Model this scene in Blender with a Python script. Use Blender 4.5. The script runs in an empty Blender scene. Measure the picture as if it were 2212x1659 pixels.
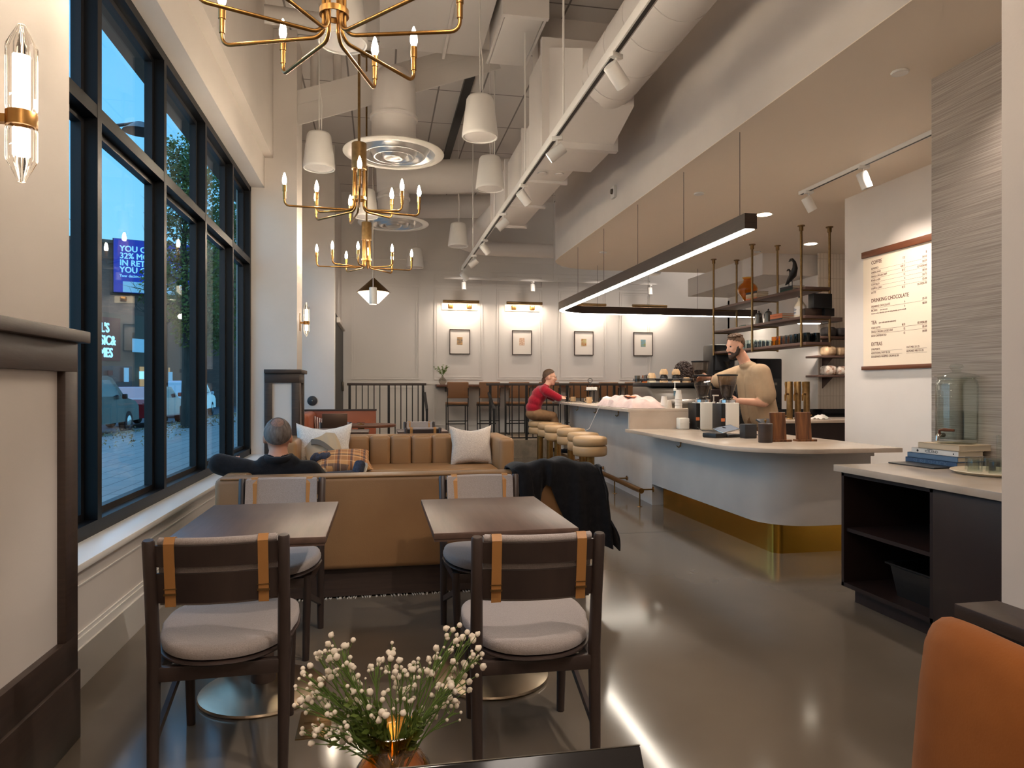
import bpy, bmesh, math, random
from mathutils import Vector, Matrix, Euler
SC = bpy.context.scene
COL = SC.collection
PI = math.pi
def lin(v):
    v /= 255.0
    return v/12.92 if v <= .04045 else ((v+.055)/1.055)**2.4
def c(r, g, b): return (lin(r), lin(g), lin(b), 1.0)
# ------------------------------------------------------------------ camera, exposure
H = 1.32
YAW = math.atan(286/1500.0)
cam = bpy.data.cameras.new('camera')
cam.sensor_width = 36.0
cam.lens = 36.0*1500.0/2212.0
cam.shift_y = (838-829.5)/2212.0
cam.clip_start = .05; cam.clip_end = 300
camo = bpy.data.objects.new('camera', cam); COL.objects.link(camo)
camo.location = (0, 0, H); camo.rotation_euler = (PI/2, 0, -YAW)
SC.camera = camo
vs = SC.view_settings
vs.view_transform = 'Standard'; vs.look = 'None'; vs.gamma = 1.0; vs.use_curve_mapping = False
vs.exposure = 0.0
# ------------------------------------------------------------------ dusk sky
wd = bpy.data.worlds.new('dusk_sky'); SC.world = wd; wd.use_nodes = True
nt = wd.node_tree; nt.nodes.clear()
o_ = nt.nodes.new('ShaderNodeOutputWorld'); bg = nt.nodes.new('ShaderNodeBackground')
tc = nt.nodes.new('ShaderNodeTexCoord'); sx = nt.nodes.new('ShaderNodeSeparateXYZ'); rp = nt.nodes.new('ShaderNodeValToRGB')
nt.links.new(tc.outputs['Generated'], sx.inputs[0]); nt.links.new(sx.outputs['Z'], rp.inputs[0])
rp.color_ramp.elements[0].position = .02; rp.color_ramp.elements[0].color = (.30, .78, 1.1, 1)
rp.color_ramp.elements[1].position = .55; rp.color_ramp.elements[1].color = (.11, .53, 1.15, 1)
nt.links.new(rp.outputs[0], bg.inputs[0]); bg.inputs[1].default_value = 1.25
nt.links.new(bg.outputs[0], o_.inputs[0])
# sun lamp added beside the sky, standing in for evening daylight through the windows
sl = bpy.data.lights.new('sky_light', 'SUN'); sl.energy = 1.7; sl.angle = 1.9; sl.color = (.60, .80, 1.0)
slo = bpy.data.objects.new('sky_light', sl); COL.objects.link(slo); slo.location = (-6, 6, 8)
slo.rotation_euler = Vector((.80, -.10, -.60)).to_track_quat('-Z', 'Y').to_euler()
# ------------------------------------------------------------------ the room's lamps and added fill lamps (light only; the seen fittings follow)
WARM = (1.0, .83, .68); SOFT = (1.0, .88, .78); NEUT = (1.0, .92, .82)
GAIN = 1.7
def lamp(kind, loc, power, col=WARM, size=.1, rot=None, aim=None, spot=None, blend=.5, sy=None):
    l = bpy.data.lights.new('lamp_light', kind); l.energy = power*GAIN; l.color = col
    if kind == 'AREA':
        l.size = size
        if sy: l.shape = 'RECTANGLE'; l.size_y = sy
    else: l.shadow_soft_size = size
    if kind == 'SPOT': l.spot_size = math.radians(spot or 60); l.spot_blend = blend
    o = bpy.data.objects.new('lamp_light', l); COL.objects.link(o); o.location = loc
    if aim is not None: o.rotation_euler = (Vector(aim)-Vector(loc)).to_track_quat('-Z', 'Y').to_euler()
    elif rot: o.rotation_euler = rot
    return o
# unseen fill lamps added behind the camera, without fittings
lamp('POINT', (-.17, .15, 2.95), 17, WARM, .08)
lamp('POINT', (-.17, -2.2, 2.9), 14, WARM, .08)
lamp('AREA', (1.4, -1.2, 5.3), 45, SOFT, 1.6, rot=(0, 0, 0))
# track heads over the tables, along the long ceiling track
for (lx, ly, ax, ay, pw, sp) in ((1.45, 1.2, .4, 2.9, 90, 46), (1.45, 2.4, -.3, 3.2, 70, 46), (1.45, 4.7, 1.9, 5.6, 60, 60), (1.45, 6.3, .2, 7.6, 75, 55), (1.45, 7.4, 2.6, 8.6, 80, 60), (1.45, 8.7, .2, 10.2, 70, 55), (1.45, 10.0, 2.8, 10.6, 70, 60)):
    lamp('SPOT', (lx, ly, 3.28), pw, SOFT, .04, aim=(ax, ay, .3), spot=sp, blend=.55)
# recessed downlights over the bar
for (lx, ly, pw) in ((4.49, 7.55, 110), (6.06, 8.4, 90), (6.0, 10.45, 80), (3.3, 1.2, 60), (4.4, 5.5, 90), (4.4, 9.4, 110), (3.3, 3.2, 30)):
    lamp('SPOT', (lx, ly, 3.35), pw, SOFT, .05, aim=(lx, ly, 0), spot=110, blend=.8)
# added fill: unseen lamp for the back room, wide spots washing the picture wall
lamp('POINT', (7.3, 13.7, 4.2), 22, SOFT, .06)
for lx in (-.2, 1.7, 3.15, 4.6, 5.75): lamp('SPOT', (lx, 13.6, 3.5), 15, SOFT, .05, aim=(lx, 15.2, 2.0), spot=120, blend=.9)
# ------------------------------------------------------------------ materials
MATS = {}
def mat(name, col, rough=.5, metal=0.0, spec=.5, col2=None, nscale=8.0, stretch=(1, 1, 1), bump=0.0, bscale=None, emit=None, estr=0.0, trans=0.0, ior=1.45, coat=0.0, sheen=0.0, ntype='noise', lo=.3, hi=.7, rough2=None, detail=4.0):
    m = bpy.data.materials.new(name); m.use_nodes = True
    n = m.node_tree.nodes; l = m.node_tree.links
    b = n['Principled BSDF']
    b.inputs['Base Color'].default_value = col; b.inputs['Roughness'].default_value = rough
    b.inputs['Metallic'].default_value = metal; b.inputs['Specular IOR Level'].default_value = spec
    b.inputs['Transmission Weight'].default_value = trans; b.inputs['IOR'].default_value = ior
    b.inputs['Coat Weight'].default_value = coat; b.inputs['Sheen Weight'].default_value = sheen
    if emit is not None:
        b.inputs['Emission Color'].default_value = emit; b.inputs['Emission Strength'].default_value = estr
    if col2 is not None or bump or rough2 is not None:
        t = n.new('ShaderNodeTexCoord'); mp = n.new('ShaderNodeMapping'); mp.inputs['Scale'].default_value = stretch
        l.new(t.outputs['Object'], mp.inputs[0])
        if ntype == 'wave':
            x = n.new('ShaderNodeTexWave'); x.inputs['Scale'].default_value = nscale; x.inputs['Distortion'].default_value = 2.5; x.inputs['Detail'].default_value = 2
        elif ntype == 'voronoi':
            x = n.new('ShaderNodeTexVoronoi'); x.inputs['Scale'].default_value = nscale
        else:
            x = n.new('ShaderNodeTexNoise'); x.inputs['Scale'].default_value = nscale; x.inputs['Detail'].default_value = detail
        l.new(mp.outputs[0], x.inputs['Vector'])
        fac = x.outputs['Distance'] if ntype == 'voronoi' else (x.outputs['Fac'])
        if col2 is not None:
            r = n.new('ShaderNodeValToRGB'); r.color_ramp.elements[0].position = lo; r.color_ramp.elements[1].position = hi
            r.color_ramp.elements[0].color = col; r.color_ramp.elements[1].color = col2
            l.new(fac, r.inputs[0]); l.new(r.outputs[0], b.inputs['Base Color'])
        if rough2 is not None:
            q = n.new('ShaderNodeMapRange'); q.inputs['To Min'].default_value = rough; q.inputs['To Max'].default_value = rough2
            l.new(fac, q.inputs['Value']); l.new(q.outputs[0], b.inputs['Roughness'])
        if bump:
            y = n.new('ShaderNodeTexNoise'); y.inputs['Scale'].default_value = bscale or nscale; y.inputs['Detail'].default_value = 3
            l.new(mp.outputs[0], y.inputs['Vector'])
            u = n.new('ShaderNodeBump'); u.inputs['Strength'].default_value = bump; u.inputs['Distance'].default_value = .01
            l.new(y.outputs['Fac'], u.inputs['Height']); l.new(u.outputs[0], b.inputs['Normal'])
    MATS[name] = m
    return m
def glass_pane(name, tint=(1, 1, 1, 1), refl=1.0, ior=1.45):
    m = bpy.data.materials.new(name); m.use_nodes = True
    n = m.node_tree.nodes; l = m.node_tree.links; n.clear()
    o = n.new('ShaderNodeOutputMaterial'); mx = n.new('ShaderNodeMixShader'); tr = n.new('ShaderNodeBsdfTransparent'); gl = n.new('ShaderNodeBsdfGlossy'); fr = n.new('ShaderNodeLayerWeight')
    tr.inputs[0].default_value = tint; gl.inputs['Roughness'].default_value = .0; fr.inputs[0].default_value = .5
    pw = n.new('ShaderNodeMath'); pw.operation = 'POWER'; pw.inputs[1].default_value = 4.0
    ml = n.new('ShaderNodeMath'); ml.operation = 'MULTIPLY_ADD'; ml.inputs[1].default_value = .85*refl; ml.inputs[2].default_value = .035*refl; ml.use_clamp = True
    l.new(fr.outputs['Facing'], pw.inputs[0]); l.new(pw.outputs[0], ml.inputs[0])
    l.new(ml.outputs[0], mx.inputs[0]); l.new(tr.outputs[0], mx.inputs[1]); l.new(gl.outputs[0], mx.inputs[2]); l.new(mx.outputs[0], o.inputs[0])
    MATS[name] = m
    return m
def tile_mat(name, col, mortar, bw, bh, msize=.01, rough=.4, bump=.3, offset=.5, axes='xz', scale=1.0, col2=None):
    m = bpy.data.materials.new(name); m.use_nodes = True
    n = m.node_tree.nodes; l = m.node_tree.links; b = n['Principled BSDF']
    t = n.new('ShaderNodeTexCoord'); s = n.new('ShaderNodeSeparateXYZ'); k = n.new('ShaderNodeCombineXYZ'); br = n.new('ShaderNodeTexBrick')
    l.new(t.outputs['Object'], s.inputs[0])
    l.new(s.outputs[axes[0].upper()], k.inputs[0]); l.new(s.outputs[axes[1].upper()], k.inputs[1]); l.new(k.outputs[0], br.inputs['Vector'])
    br.inputs['Color1'].default_value = col; br.inputs['Color2'].default_value = col2 or col; br.inputs['Mortar'].default_value = mortar
    br.inputs['Scale'].default_value = scale; br.inputs['Mortar Size'].default_value = msize; br.inputs['Brick Width'].default_value = bw; br.inputs['Row Height'].default_value = bh
    br.offset = offset
    l.new(br.outputs['Color'], b.inputs['Base Color']); b.inputs['Roughness'].default_value = rough
    if bump:
        u = n.new('ShaderNodeBump'); u.inputs['Strength'].default_value = bump; u.inputs['Distance'].default_value = .01; u.invert = True
        l.new(br.outputs['Fac'], u.inputs['Height']); l.new(u.outputs[0], b.inputs['Normal'])
    MATS[name] = m
    return m
mat('white_wall', c(214, 206, 199), .6, col2=c(218, 210, 203), nscale=3, bump=.03, bscale=120)
mat('gray_wall', c(214, 209, 203), .6, bump=.03, bscale=120)
mat('ceil_white', c(214, 208, 203), .75, bump=.03, bscale=60)
mat('white_paint', c(226, 222, 216), .3)
mat('duct_paint', c(218, 212, 207), .55, bump=.08, bscale=14)
mat('concrete', c(90, 81, 70), .06, spec=.5, col2=c(116, 105, 92), nscale=1.3, bump=.004, bscale=3, rough2=.17, detail=5.0, lo=.0, hi=1.0)
mat('curb', c(150, 134, 112), .75, col2=c(122, 108, 92), nscale=7, bump=.25, bscale=30)
mat('dark_wood', c(54, 42, 36), .42, col2=c(66, 51, 43), nscale=6, stretch=(1, 1, 12), bump=.05, bscale=30)
mat('chair_wood', c(47, 38, 35), .38, col2=c(61, 49, 44), nscale=14, stretch=(1, 1, .12), bump=.03, bscale=60)
mat('table_wood', c(78, 60, 52), .36, col2=c(92, 72, 62), nscale=30, stretch=(1, .08, 1), bump=.05, bscale=90)
mat('espresso_wood', c(36, 25, 23), .45, col2=c(44, 30, 27), nscale=10, stretch=(1, 1, .1))
mat('shelf_wood', c(92, 68, 58), .5, col2=c(76, 55, 47), nscale=10, stretch=(.1, .1, 1))
mat('oak_brown', c(110, 62, 34), .4, col2=c(86, 46, 26), nscale=18, stretch=(.1, .1, 1))
mat('acacia', c(142, 92, 52), .45, col2=c(88, 52, 28), nscale=5, stretch=(8, 1, .6), lo=.35, hi=.65)
mat('walnut_top', c(112, 70, 48), .3, col2=c(92, 55, 38), nscale=9, stretch=(.2, 1, 1))
mat('tan_leather', c(136, 100, 65), .42, col2=c(144, 107, 70), nscale=4, bump=.08, bscale=160)
mat('stool_leather', c(170, 136, 96), .4, col2=c(178, 144, 104), nscale=4, bump=.05, bscale=160)
mat('strap_leather', c(160, 112, 60), .5, bump=.05, bscale=120)
mat('brown_leather', c(128, 86, 52), .5, bump=.06, bscale=120)
mat('rust_leather', c(150, 78, 48), .45, col2=c(162, 86, 52), nscale=5, bump=.08, bscale=140)
mat('fabric', c(158, 148, 143), .9, spec=.2, col2=c(140, 130, 125), nscale=260, bump=.25, bscale=300, sheen=.2)
mat('boucle', c(226, 218, 208), .95, spec=.1, col2=c(206, 196, 186), nscale=70, bump=.9, bscale=90, sheen=.3)
mat('knit', c(214, 200, 186), .95, spec=.1, col2=c(188, 172, 158), nscale=60, stretch=(1, 1, 2.5), bump=.8, bscale=80, sheen=.3)
mat('velvet', c(156, 92, 38), .75, spec=.15, col2=c(140, 80, 30), nscale=7, sheen=.12, bump=.05, bscale=200, detail=8)
mat('black_cloth', c(20, 19, 22), .8, spec=.2, col2=c(28, 27, 30), nscale=30, bump=.2, bscale=60, sheen=.1)
mat('red_knit', c(158, 22, 40), .85, spec=.15, col2=c(140, 16, 34), nscale=40, bump=.3, bscale=60, sheen=.25)
mat('khaki', c(138, 104, 74), .85, spec=.2, col2=c(126, 94, 66), nscale=20, bump=.3, bscale=25)
mat('tan_shirt', c(176, 150, 122), .9, spec=.15, col2=c(166, 140, 112), nscale=9, bump=.5, bscale=9)
mat('skin', c(222, 172, 146), .5, spec=.35, col2=c(216, 162, 136), nscale=20)
mat('skin_tan', c(206, 150, 124), .5, spec=.35)
mat('hair_gray', c(84, 74, 68), .7, col2=c(122, 114, 110), nscale=60, stretch=(1, 1, .3), bump=.5, bscale=90)
mat('scalp', c(150, 112, 98), .55, col2=c(112, 92, 84), nscale=110, stretch=(1, 1, .3))
mat('hair_brown', c(74, 52, 36), .6, col2=c(96, 70, 48), nscale=50, stretch=(1, 1, .3), bump=.5, bscale=80)
mat('hair_dark', c(42, 28, 22), .6, col2=c(60, 40, 30), nscale=60, bump=.7, bscale=70)
mat('hair_black', c(24, 20, 20), .4, bump=.4, bscale=80)
mat('jean', c(44, 46, 58), .85, col2=c(64, 66, 80), nscale=60, bump=.3, bscale=90)
mat('brass', c(160, 120, 68), .34, 1.0, col2=c(146, 108, 60), nscale=30)
mat('brass_dull', c(140, 112, 74), .42, 1.0, col2=c(124, 98, 64), nscale=30)
mat('brass_sheet', c(196, 152, 62), .24, 1.0, bump=.04, bscale=6)
mat('nickel', c(176, 160, 138), .3, 1.0, bump=.03, bscale=60)
mat('chrome', c(210, 206, 200), .12, 1.0)
mat('alu', c(206, 206, 206), .18, 1.0)
mat('black_metal', c(22, 20, 20), .45)
mat('frame_black', c(9, 9, 11), .45, spec=.3)
mat('frame_bronze', c(26, 26, 29), .4, spec=.4)
mat('black_plastic', c(20, 20, 21), .4)
mat('black_gloss', c(14, 14, 16), .12)
mat('dark_gray', c(46, 46, 48), .4)
mat('machine_gray', c(98, 92, 84), .3, .6)
mat('white_gloss', c(232, 226, 216), .3)
mat('paper_white', c(228, 220, 210), .8)
mat('paper_pink', c(196, 168, 160), .85, col2=c(206, 184, 176), nscale=9, bump=.7, bscale=14)
mat('stone', c(198, 182, 166), .2, col2=c(186, 168, 151), nscale=4, stretch=(1, 1.3, 1), detail=9, lo=.3, hi=.7)
mat('plaster', c(190, 183, 176), .7, col2=c(178, 171, 165), nscale=2.2, bump=.05, bscale=30)
mat('rug', c(34, 25, 22), .95, col2=c(46, 33, 28), nscale=14, bump=.6, bscale=120)
mat('fringe', c(206, 198, 186), .95)
mat('cup_clay', c(206, 172, 132), .5, col2=c(196, 160, 120), nscale=9)
mat('cup_black', c(26, 24, 24), .4)
mat('cream', c(222, 206, 180), .5)
mat('dark_glass', c(30, 36, 32), .08, trans=.7, ior=1.4)
mat('beans', c(40, 24, 18), .5, col2=c(64, 40, 28), nscale=90, ntype='voronoi', bump=.8, bscale=90)
mat('leaf', c(88, 108, 44), .55, col2=c(112, 132, 60), nscale=8)
mat('leaf_olive', c(120, 124, 54), .7, col2=c(84, 92, 40), nscale=.8, lo=.35, hi=.65)
mat('stem', c(98, 124, 58), .6)
mat('petal', c(240, 230, 214), .8)
mat('bark', c(86, 76, 66), .9, col2=c(60, 54, 48), nscale=8, stretch=(1, 1, .2), bump=.5)
mat('asphalt', c(78, 78, 82), .85, col2=c(64, 64, 68), nscale=12)
mat('leaf_litter', c(120, 92, 60), .9, col2=c(170, 140, 98), nscale=8, bump=.8, bscale=20)
mat('car_green', c(30, 38, 36), .35, .1, spec=.3, coat=.1)
mat('car_white', c(214, 220, 226), .25, coat=.6)
mat('car_red', c(150, 26, 30), .25, coat=.6)
mat('tyre', c(24, 24, 25), .8)
mat('car_window', c(40, 58, 66), .08)
mat('sign_blue', c(30, 56, 168), .5, emit=c(30, 56, 168), estr=.35)
mat('sign_letters', c(150, 220, 245), .5, emit=c(150, 220, 245), estr=.7)
mat('neon_letters', c(170, 225, 250), .5, emit=c(165, 225, 250), estr=1.2)
mat('lit_sign', c(170, 205, 220), .5, emit=c(130, 190, 220), estr=.35)
mat('shop_red', c(110, 52, 50), .7)
mat('shop_brown', c(112, 92, 78), .8)
mat('shop_glow', c(180, 140, 100), .5, emit=c(255, 200, 130), estr=.35)
mat('menu_paper', c(232, 216, 194), .7)
mat('menu_ink', c(98, 62, 48), .7)
mat('ink_dark', c(40, 40, 44), .7)
mat('book_cream', c(206, 186, 158), .7); mat('book_white', c(226, 222, 216), .6); mat('book_blue', c(92, 118, 146), .6); mat('book_denim', c(62, 88, 122), .7)
mat('book_orange', c(206, 116, 72), .6); mat('book_dark', c(46, 46, 50), .6); mat('book_green', c(46, 70, 58), .6); mat('book_tan', c(192, 166, 132), .6)
mat('pages', c(216, 204, 184), .8, col2=c(196, 184, 164), nscale=60, stretch=(.05, .05, 4))
mat('bag_dark', c(40, 36, 36), .6, col2=c(70, 62, 60), nscale=14, bump=.4)
mat('bag_tan', c(190, 164, 130), .7, col2=c(140, 108, 78), nscale=14, bump=.4)
mat('bag_print', c(226, 212, 196), .7, col2=c(160, 120, 96), nscale=16, bump=.4, lo=.5, hi=.62)
mat('sugar', c(240, 232, 220), .8)
mat('art_a', c(206, 160, 100), .7, col2=c(110, 104, 96), nscale=18); mat('art_b', c(188, 140, 108), .7, col2=c(226, 206, 184), nscale=40)
mat('art_c', c(190, 190, 140), .7, col2=c(170, 110, 70), nscale=22); mat('art_d', c(150, 150, 70), .7, col2=c(110, 160, 190), nscale=16)
mat('laptop_lid', c(112, 92, 80), .35, .7)
mat('jacket_tan', c(172, 152, 124), .6, bump=.15, bscale=8); mat('jacket_dark', c(104, 92, 78), .6)
mat('cushion_stripe', c(226, 210, 200), .9, col2=c(96, 46, 40), nscale=9, ntype='wave', bump=.3, bscale=60)
mat('blue_siphon', c(130, 160, 170), .1, trans=.6)
mat('led', c(255, 244, 226), .5, emit=(1.0, .90, .76, 1), estr=36.0)
mat('bulb', c(255, 236, 200), .3, emit=(1.0, .83, .62, 1), estr=300.0)
mat('sconce_core', c(255, 236, 205), .4, emit=(1.0, .84, .64, 1), estr=3.2)
mat('crystal', c(250, 246, 240), .03, trans=1.0, ior=1.35)
mat('satin_alu', c(212, 210, 207), .3, .85)
mat('soffit_lightened', c(238, 224, 206), .6, bump=.03, bscale=120)
mat('spot_face', c(255, 244, 226), .4, emit=(1.0, .88, .70, 1), estr=14.0)
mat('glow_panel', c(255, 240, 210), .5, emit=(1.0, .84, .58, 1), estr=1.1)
mat('cone_glow', c(255, 240, 215), .5, emit=(1.0, .88, .66, 1), estr=2.2)
mat('screen_dark', c(10, 10, 12), .15)
mat('screen_lit', c(60, 76, 96), .35, spec=.3)
mat('seam', c(66, 60, 54), .5)
glass_pane('window_glass', (.95, .98, .98, 1), .42)
glass_pane('clear_glass', (.93, .955, .94, 1), 1.0)
glass_pane('water', (.93, .95, .93, 1), .5)
glass_pane('frame_glass', (1, 1, 1, 1), .8)
glass_pane('hopper', (.82, .79, .76, 1), 1.2)
glass_pane('amber_glass', (.97, .68, .26, 1), 1.5)
glass_pane('smoke_glass', (.72, .69, .64, 1), 1.5)
tile_mat('ceiling_tile', c(206, 200, 195), c(130, 124, 120), 1.22, .61, .012, .85, .1, 0.0, 'yx')
tile_mat('white_tile', c(226, 212, 196), c(206, 190, 172), .055, .30, .004, .25, .6, 0.0, 'xz')
tile_mat('sidewalk', c(150, 146, 140), c(96, 94, 92), .9, .3, .012, .55, .3, .5, 'yx', col2=c(138, 134, 130))
tile_mat('brick', c(126, 96, 82), c(104, 84, 74), .5, .16, .012, .85, .2, .5, 'xz', col2=c(108, 82, 72))
def grass_cloth():
    m = mat('grasscloth', c(146, 134, 124), .75, col2=c(182, 170, 159), nscale=1.3, stretch=(1, 1.6, 170), bump=.12, bscale=1.5, lo=.36, hi=.64, detail=5.0)
grass_cloth()
def plaid():
    m = bpy.data.materials.new('plaid'); m.use_nodes = True; n = m.node_tree.nodes; l = m.node_tree.links; b = n['Principled BSDF']
    t = n.new('ShaderNodeTexCoord'); s = n.new('ShaderNodeSeparateXYZ'); l.new(t.outputs['Object'], s.inputs[0])
    prev = None
    base = n.new('ShaderNodeRGB'); base.outputs[0].default_value = c(176, 116, 66); prev = base.outputs[0]
    def band(axis, freq, width, col, fac, off=0.0):
        nonlocal prev
        a = n.new('ShaderNodeMath'); a.operation = 'MULTIPLY_ADD'; a.inputs[1].default_value = freq; a.inputs[2].default_value = 10+off; l.new(s.outputs[axis], a.inputs[0])
        f = n.new('ShaderNodeMath'); f.operation = 'FRACT'; l.new(a.outputs[0], f.inputs[0])
        g = n.new('ShaderNodeMath'); g.operation = 'LESS_THAN'; g.inputs[1].default_value = width; l.new(f.outputs[0], g.inputs[0])
        k = n.new('ShaderNodeMath'); k.operation = 'MULTIPLY'; k.inputs[1].default_value = fac; l.new(g.outputs[0], k.inputs[0])
        x = n.new('ShaderNodeMixRGB'); l.new(k.outputs[0], x.inputs[0]); l.new(prev, x.inputs[1]); x.inputs[2].default_value = col; prev = x.outputs[0]
    band(0, 7.5, .5, c(196, 146, 90), .6); band(1, 7.5, .4, c(132, 78, 46), .55)
    band(0, 7.5, .16, c(66, 56, 58), .75, .3); band(1, 7.5, .16, c(66, 56, 58), .75, .45); band(0, 15, .06, c(226, 196, 150), .5, .1); band(1, 15, .06, c(226, 196, 150), .5, .1)
    l.new(prev, b.inputs['Base Color']); b.inputs['Roughness'].default_value = .9
    MATS['plaid'] = m
plaid()
# ------------------------------------------------------------------ building tools
WM = {}
class MB:
    def __init__(s): s.bm = bmesh.new()
    def _new(s, fn):
        n0 = len(s.bm.verts); fn(); s.bm.verts.ensure_lookup_table(); return s.bm.verts[n0:]
    def box(s, x0, x1, y0, y1, z0, z1, bev=0, seg=2, M=None):
        b = bmesh.new(); bmesh.ops.create_cube(b, size=1)
        for v in b.verts: v.co = Vector(((x0+x1)/2+v.co.x*(x1-x0), (y0+y1)/2+v.co.y*(y1-y0), (z0+z1)/2+v.co.z*(z1-z0)))
        if bev: bmesh.ops.bevel(b, geom=list(b.edges), offset=bev, segments=seg, profile=.5, affect='EDGES')
        return s.merge(b, M)
    def merge(s, b, M=None):
        if M is not None: b.transform(M)
        me = bpy.data.meshes.new('tmp'); b.to_mesh(me); b.free(); s.bm.from_mesh(me); bpy.data.meshes.remove(me); return s
    def tube(s, pts, r, n=8, cap=True, sq=False):
        pts = [Vector(p) for p in pts]; rs = r if isinstance(r, (list, tuple)) else [r]*len(pts)
        b = bmesh.new(); rings = []; up = None
        for i, p in enumerate(pts):
            if i == 0: d = pts[1]-pts[0]
            elif i == len(pts)-1: d = pts[-1]-pts[-2]
            else: d = (pts[i+1]-p).normalized()+(p-pts[i-1]).normalized()
            d.normalize()
            if up is None:
                a = Vector((0, 0, 1)) if abs(d.z) < .9 else Vector((0, 1, 0)); up = (a-d*a.dot(d)).normalized()
            else:
                up = (up-d*up.dot(d)); up = up.normalized() if up.length > 1e-6 else d.orthogonal().normalized()
            sd = d.cross(up)
            ring = []
            for k in range(n):
                t = 2*PI*(k+.5)/n
                ring.append(b.verts.new(p+(sd*math.cos(t)+up*math.sin(t))*rs[i]))
            rings.append(ring)
        for i in range(len(rings)-1):
            for k in range(n):
                b.faces.new((rings[i][k], rings[i][(k+1) % n], rings[i+1][(k+1) % n], rings[i+1][k]))
        if cap:
            b.faces.new(list(reversed(rings[0]))); b.faces.new(rings[-1])
        bmesh.ops.recalc_face_normals(b, faces=b.faces)
        return s.merge(b)
    def bar(s, p0, p1, w, d, up=(0, 0, 1), bev=.0):
        p0 = Vector(p0); p1 = Vector(p1); z = (p1-p0); L = z.length; z.normalize(); u = Vector(up)
        if abs(z.dot(u)) > .95: u = Vector((0, 1, 0))
        x = u.cross(z).normalized(); y = z.cross(x)
        M = Matrix((x, y, z)).transposed().to_4x4(); M.translation = p0
        return s.box(-w/2, w/2, -d/2, d/2, 0, L, bev, 2, M)
    def cyl(s, p0, p1, r, r1=None, n=20):
        return s.tube([p0, p1], [r, r if r1 is None else r1], n)
    def lathe(s, prof, n=24, at=(0, 0, 0), M=None):
        b = bmesh.new(); rings = []
        for (r, z) in prof:
            if r < 1e-5: rings.append([b.verts.new((at[0], at[1], at[2]+z))])
            else: rings.append([b.verts.new((at[0]+r*math.cos(2*PI*k/n), at[1]+r*math.sin(2*PI*k/n), at[2]+z)) for k in range(n)])
        for a, d in zip(rings, rings[1:]):
            for k in range(n):
                q = [a[k % len(a)], a[(k+1) % len(a)], d[(k+1) % len(d)], d[k % len(d)]]
                u = []
                for v in q:
                    if v not in u: u.append(v)
                if len(u) > 2:
                    try: b.faces.new(u)
                    except ValueError: pass
        bmesh.ops.recalc_face_normals(b, faces=b.faces)
        return s.merge(b, M)
    def prism(s, poly, z0, z1, M=None, bev=0):
        b = bmesh.new(); lo = [b.verts.new((x, y, z0)) for x, y in poly]; hi = [b.verts.new((x, y, z1)) for x, y in poly]
        n = len(poly)
        b.faces.new(list(reversed(lo))); b.faces.new(hi)
        for k in range(n): b.faces.new((lo[k], lo[(k+1) % n], hi[(k+1) % n], hi[k]))
        bmesh.ops.recalc_face_normals(b, faces=b.faces)
        if bev: bmesh.ops.bevel(b, geom=[e for e in b.edges], offset=bev, segments=2, profile=.5, affect='EDGES')
        return s.merge(b, M)
    def ell(s, ce, r, seg=16, M=None):
        b = bmesh.new(); bmesh.ops.create_uvsphere(b, u_segments=seg, v_segments=max(6, seg//2+2), radius=1)
        r = r if isinstance(r, (list, tuple)) else (r, r, r)
        for v in b.verts: v.co = Vector((ce[0]+v.co.x*r[0], ce[1]+v.co.y*r[1], ce[2]+v.co.z*r[2]))
        return s.merge(b, M)
    def grid(s, nu, nv, f, thick=0.0, closeu=False):
        b = bmesh.new(); g = [[b.verts.new(f(i/nu, j/nv)) for j in range(nv+1)] for i in range(nu+1)]
        for i in range(nu):
            for j in range(nv): b.faces.new((g[i][j], g[i+1][j], g[i+1][j+1], g[i][j+1]))
        bmesh.ops.recalc_face_normals(b, faces=b.faces)
        if thick:
            bmesh.ops.solidify(b, geom=list(b.faces), thickness=thick)
        return s.merge(b)
    def pillow(s, w, h, t, M=None, n=14, sag=0.0, ears=.12):
        b = bmesh.new()
        for sg in (1, -1):
            g = []
            for i in range(n+1):
                row = []
                for j in range(n+1):
                    u = 2*i/n-1; v = 2*j/n-1
                    k = max(0, (1-u*u)*(1-v*v))**.42
                    e = 1-ears*(1-abs(v))*abs(u)**3; e2 = 1-ears*(1-abs(u))*abs(v)**3
                    row.append(b.verts.new((u*w/2*e, v*h/2*e2-sag*max(0, v)*(1-u*u)*h, sg*t/2*k)))
                g.append(row)
            for i in range(n):
                for j in range(n):
                    q = (g[i][j], g[i+1][j], g[i+1][j+1], g[i][j+1])
                    b.faces.new(q if sg > 0 else tuple(reversed(q)))
        bmesh.ops.remove_doubles(b, verts=b.verts, dist=1e-4)
        return s.merge(b, M)
    def build(s, name, m, parent=None, w=False, smooth=35, loc=None):
        me = bpy.data.meshes.new(name)
        off = None
        if parent is not None and w: s.bm.transform(WM[parent].inverted())
        if parent is None:
            if loc is None:
                vs_ = [v.co for v in s.bm.verts]
                loc = ((min(v.x for v in vs_)+max(v.x for v in vs_))/2, (min(v.y for v in vs_)+max(v.y for v in vs_))/2, min(v.z for v in vs_))
            s.bm.transform(Matrix.Translation(-Vector(loc)))
        s.bm.to_mesh(me); s.bm.free()
        ms = m if isinstance(m, (list, tuple)) else [m]
        for k in ms: me.materials.append(MATS[k])
        if smooth:
            for p in me.polygons: p.use_smooth = True
            me.set_sharp_from_angle(angle=math.radians(smooth))
        o = bpy.data.objects.new(name, me); COL.objects.link(o)
        if parent is not None: o.parent = parent; WM[o] = WM[parent]
        else: o.location = loc; WM[o] = Matrix.Translation(Vector(loc))
        return o
def tag(o, label, cat, group=None, kind=None):
    if label: o['label'] = label
    if cat: o['category'] = cat
    if group: o['group'] = group
    if kind: o['kind'] = kind
    return o
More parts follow.
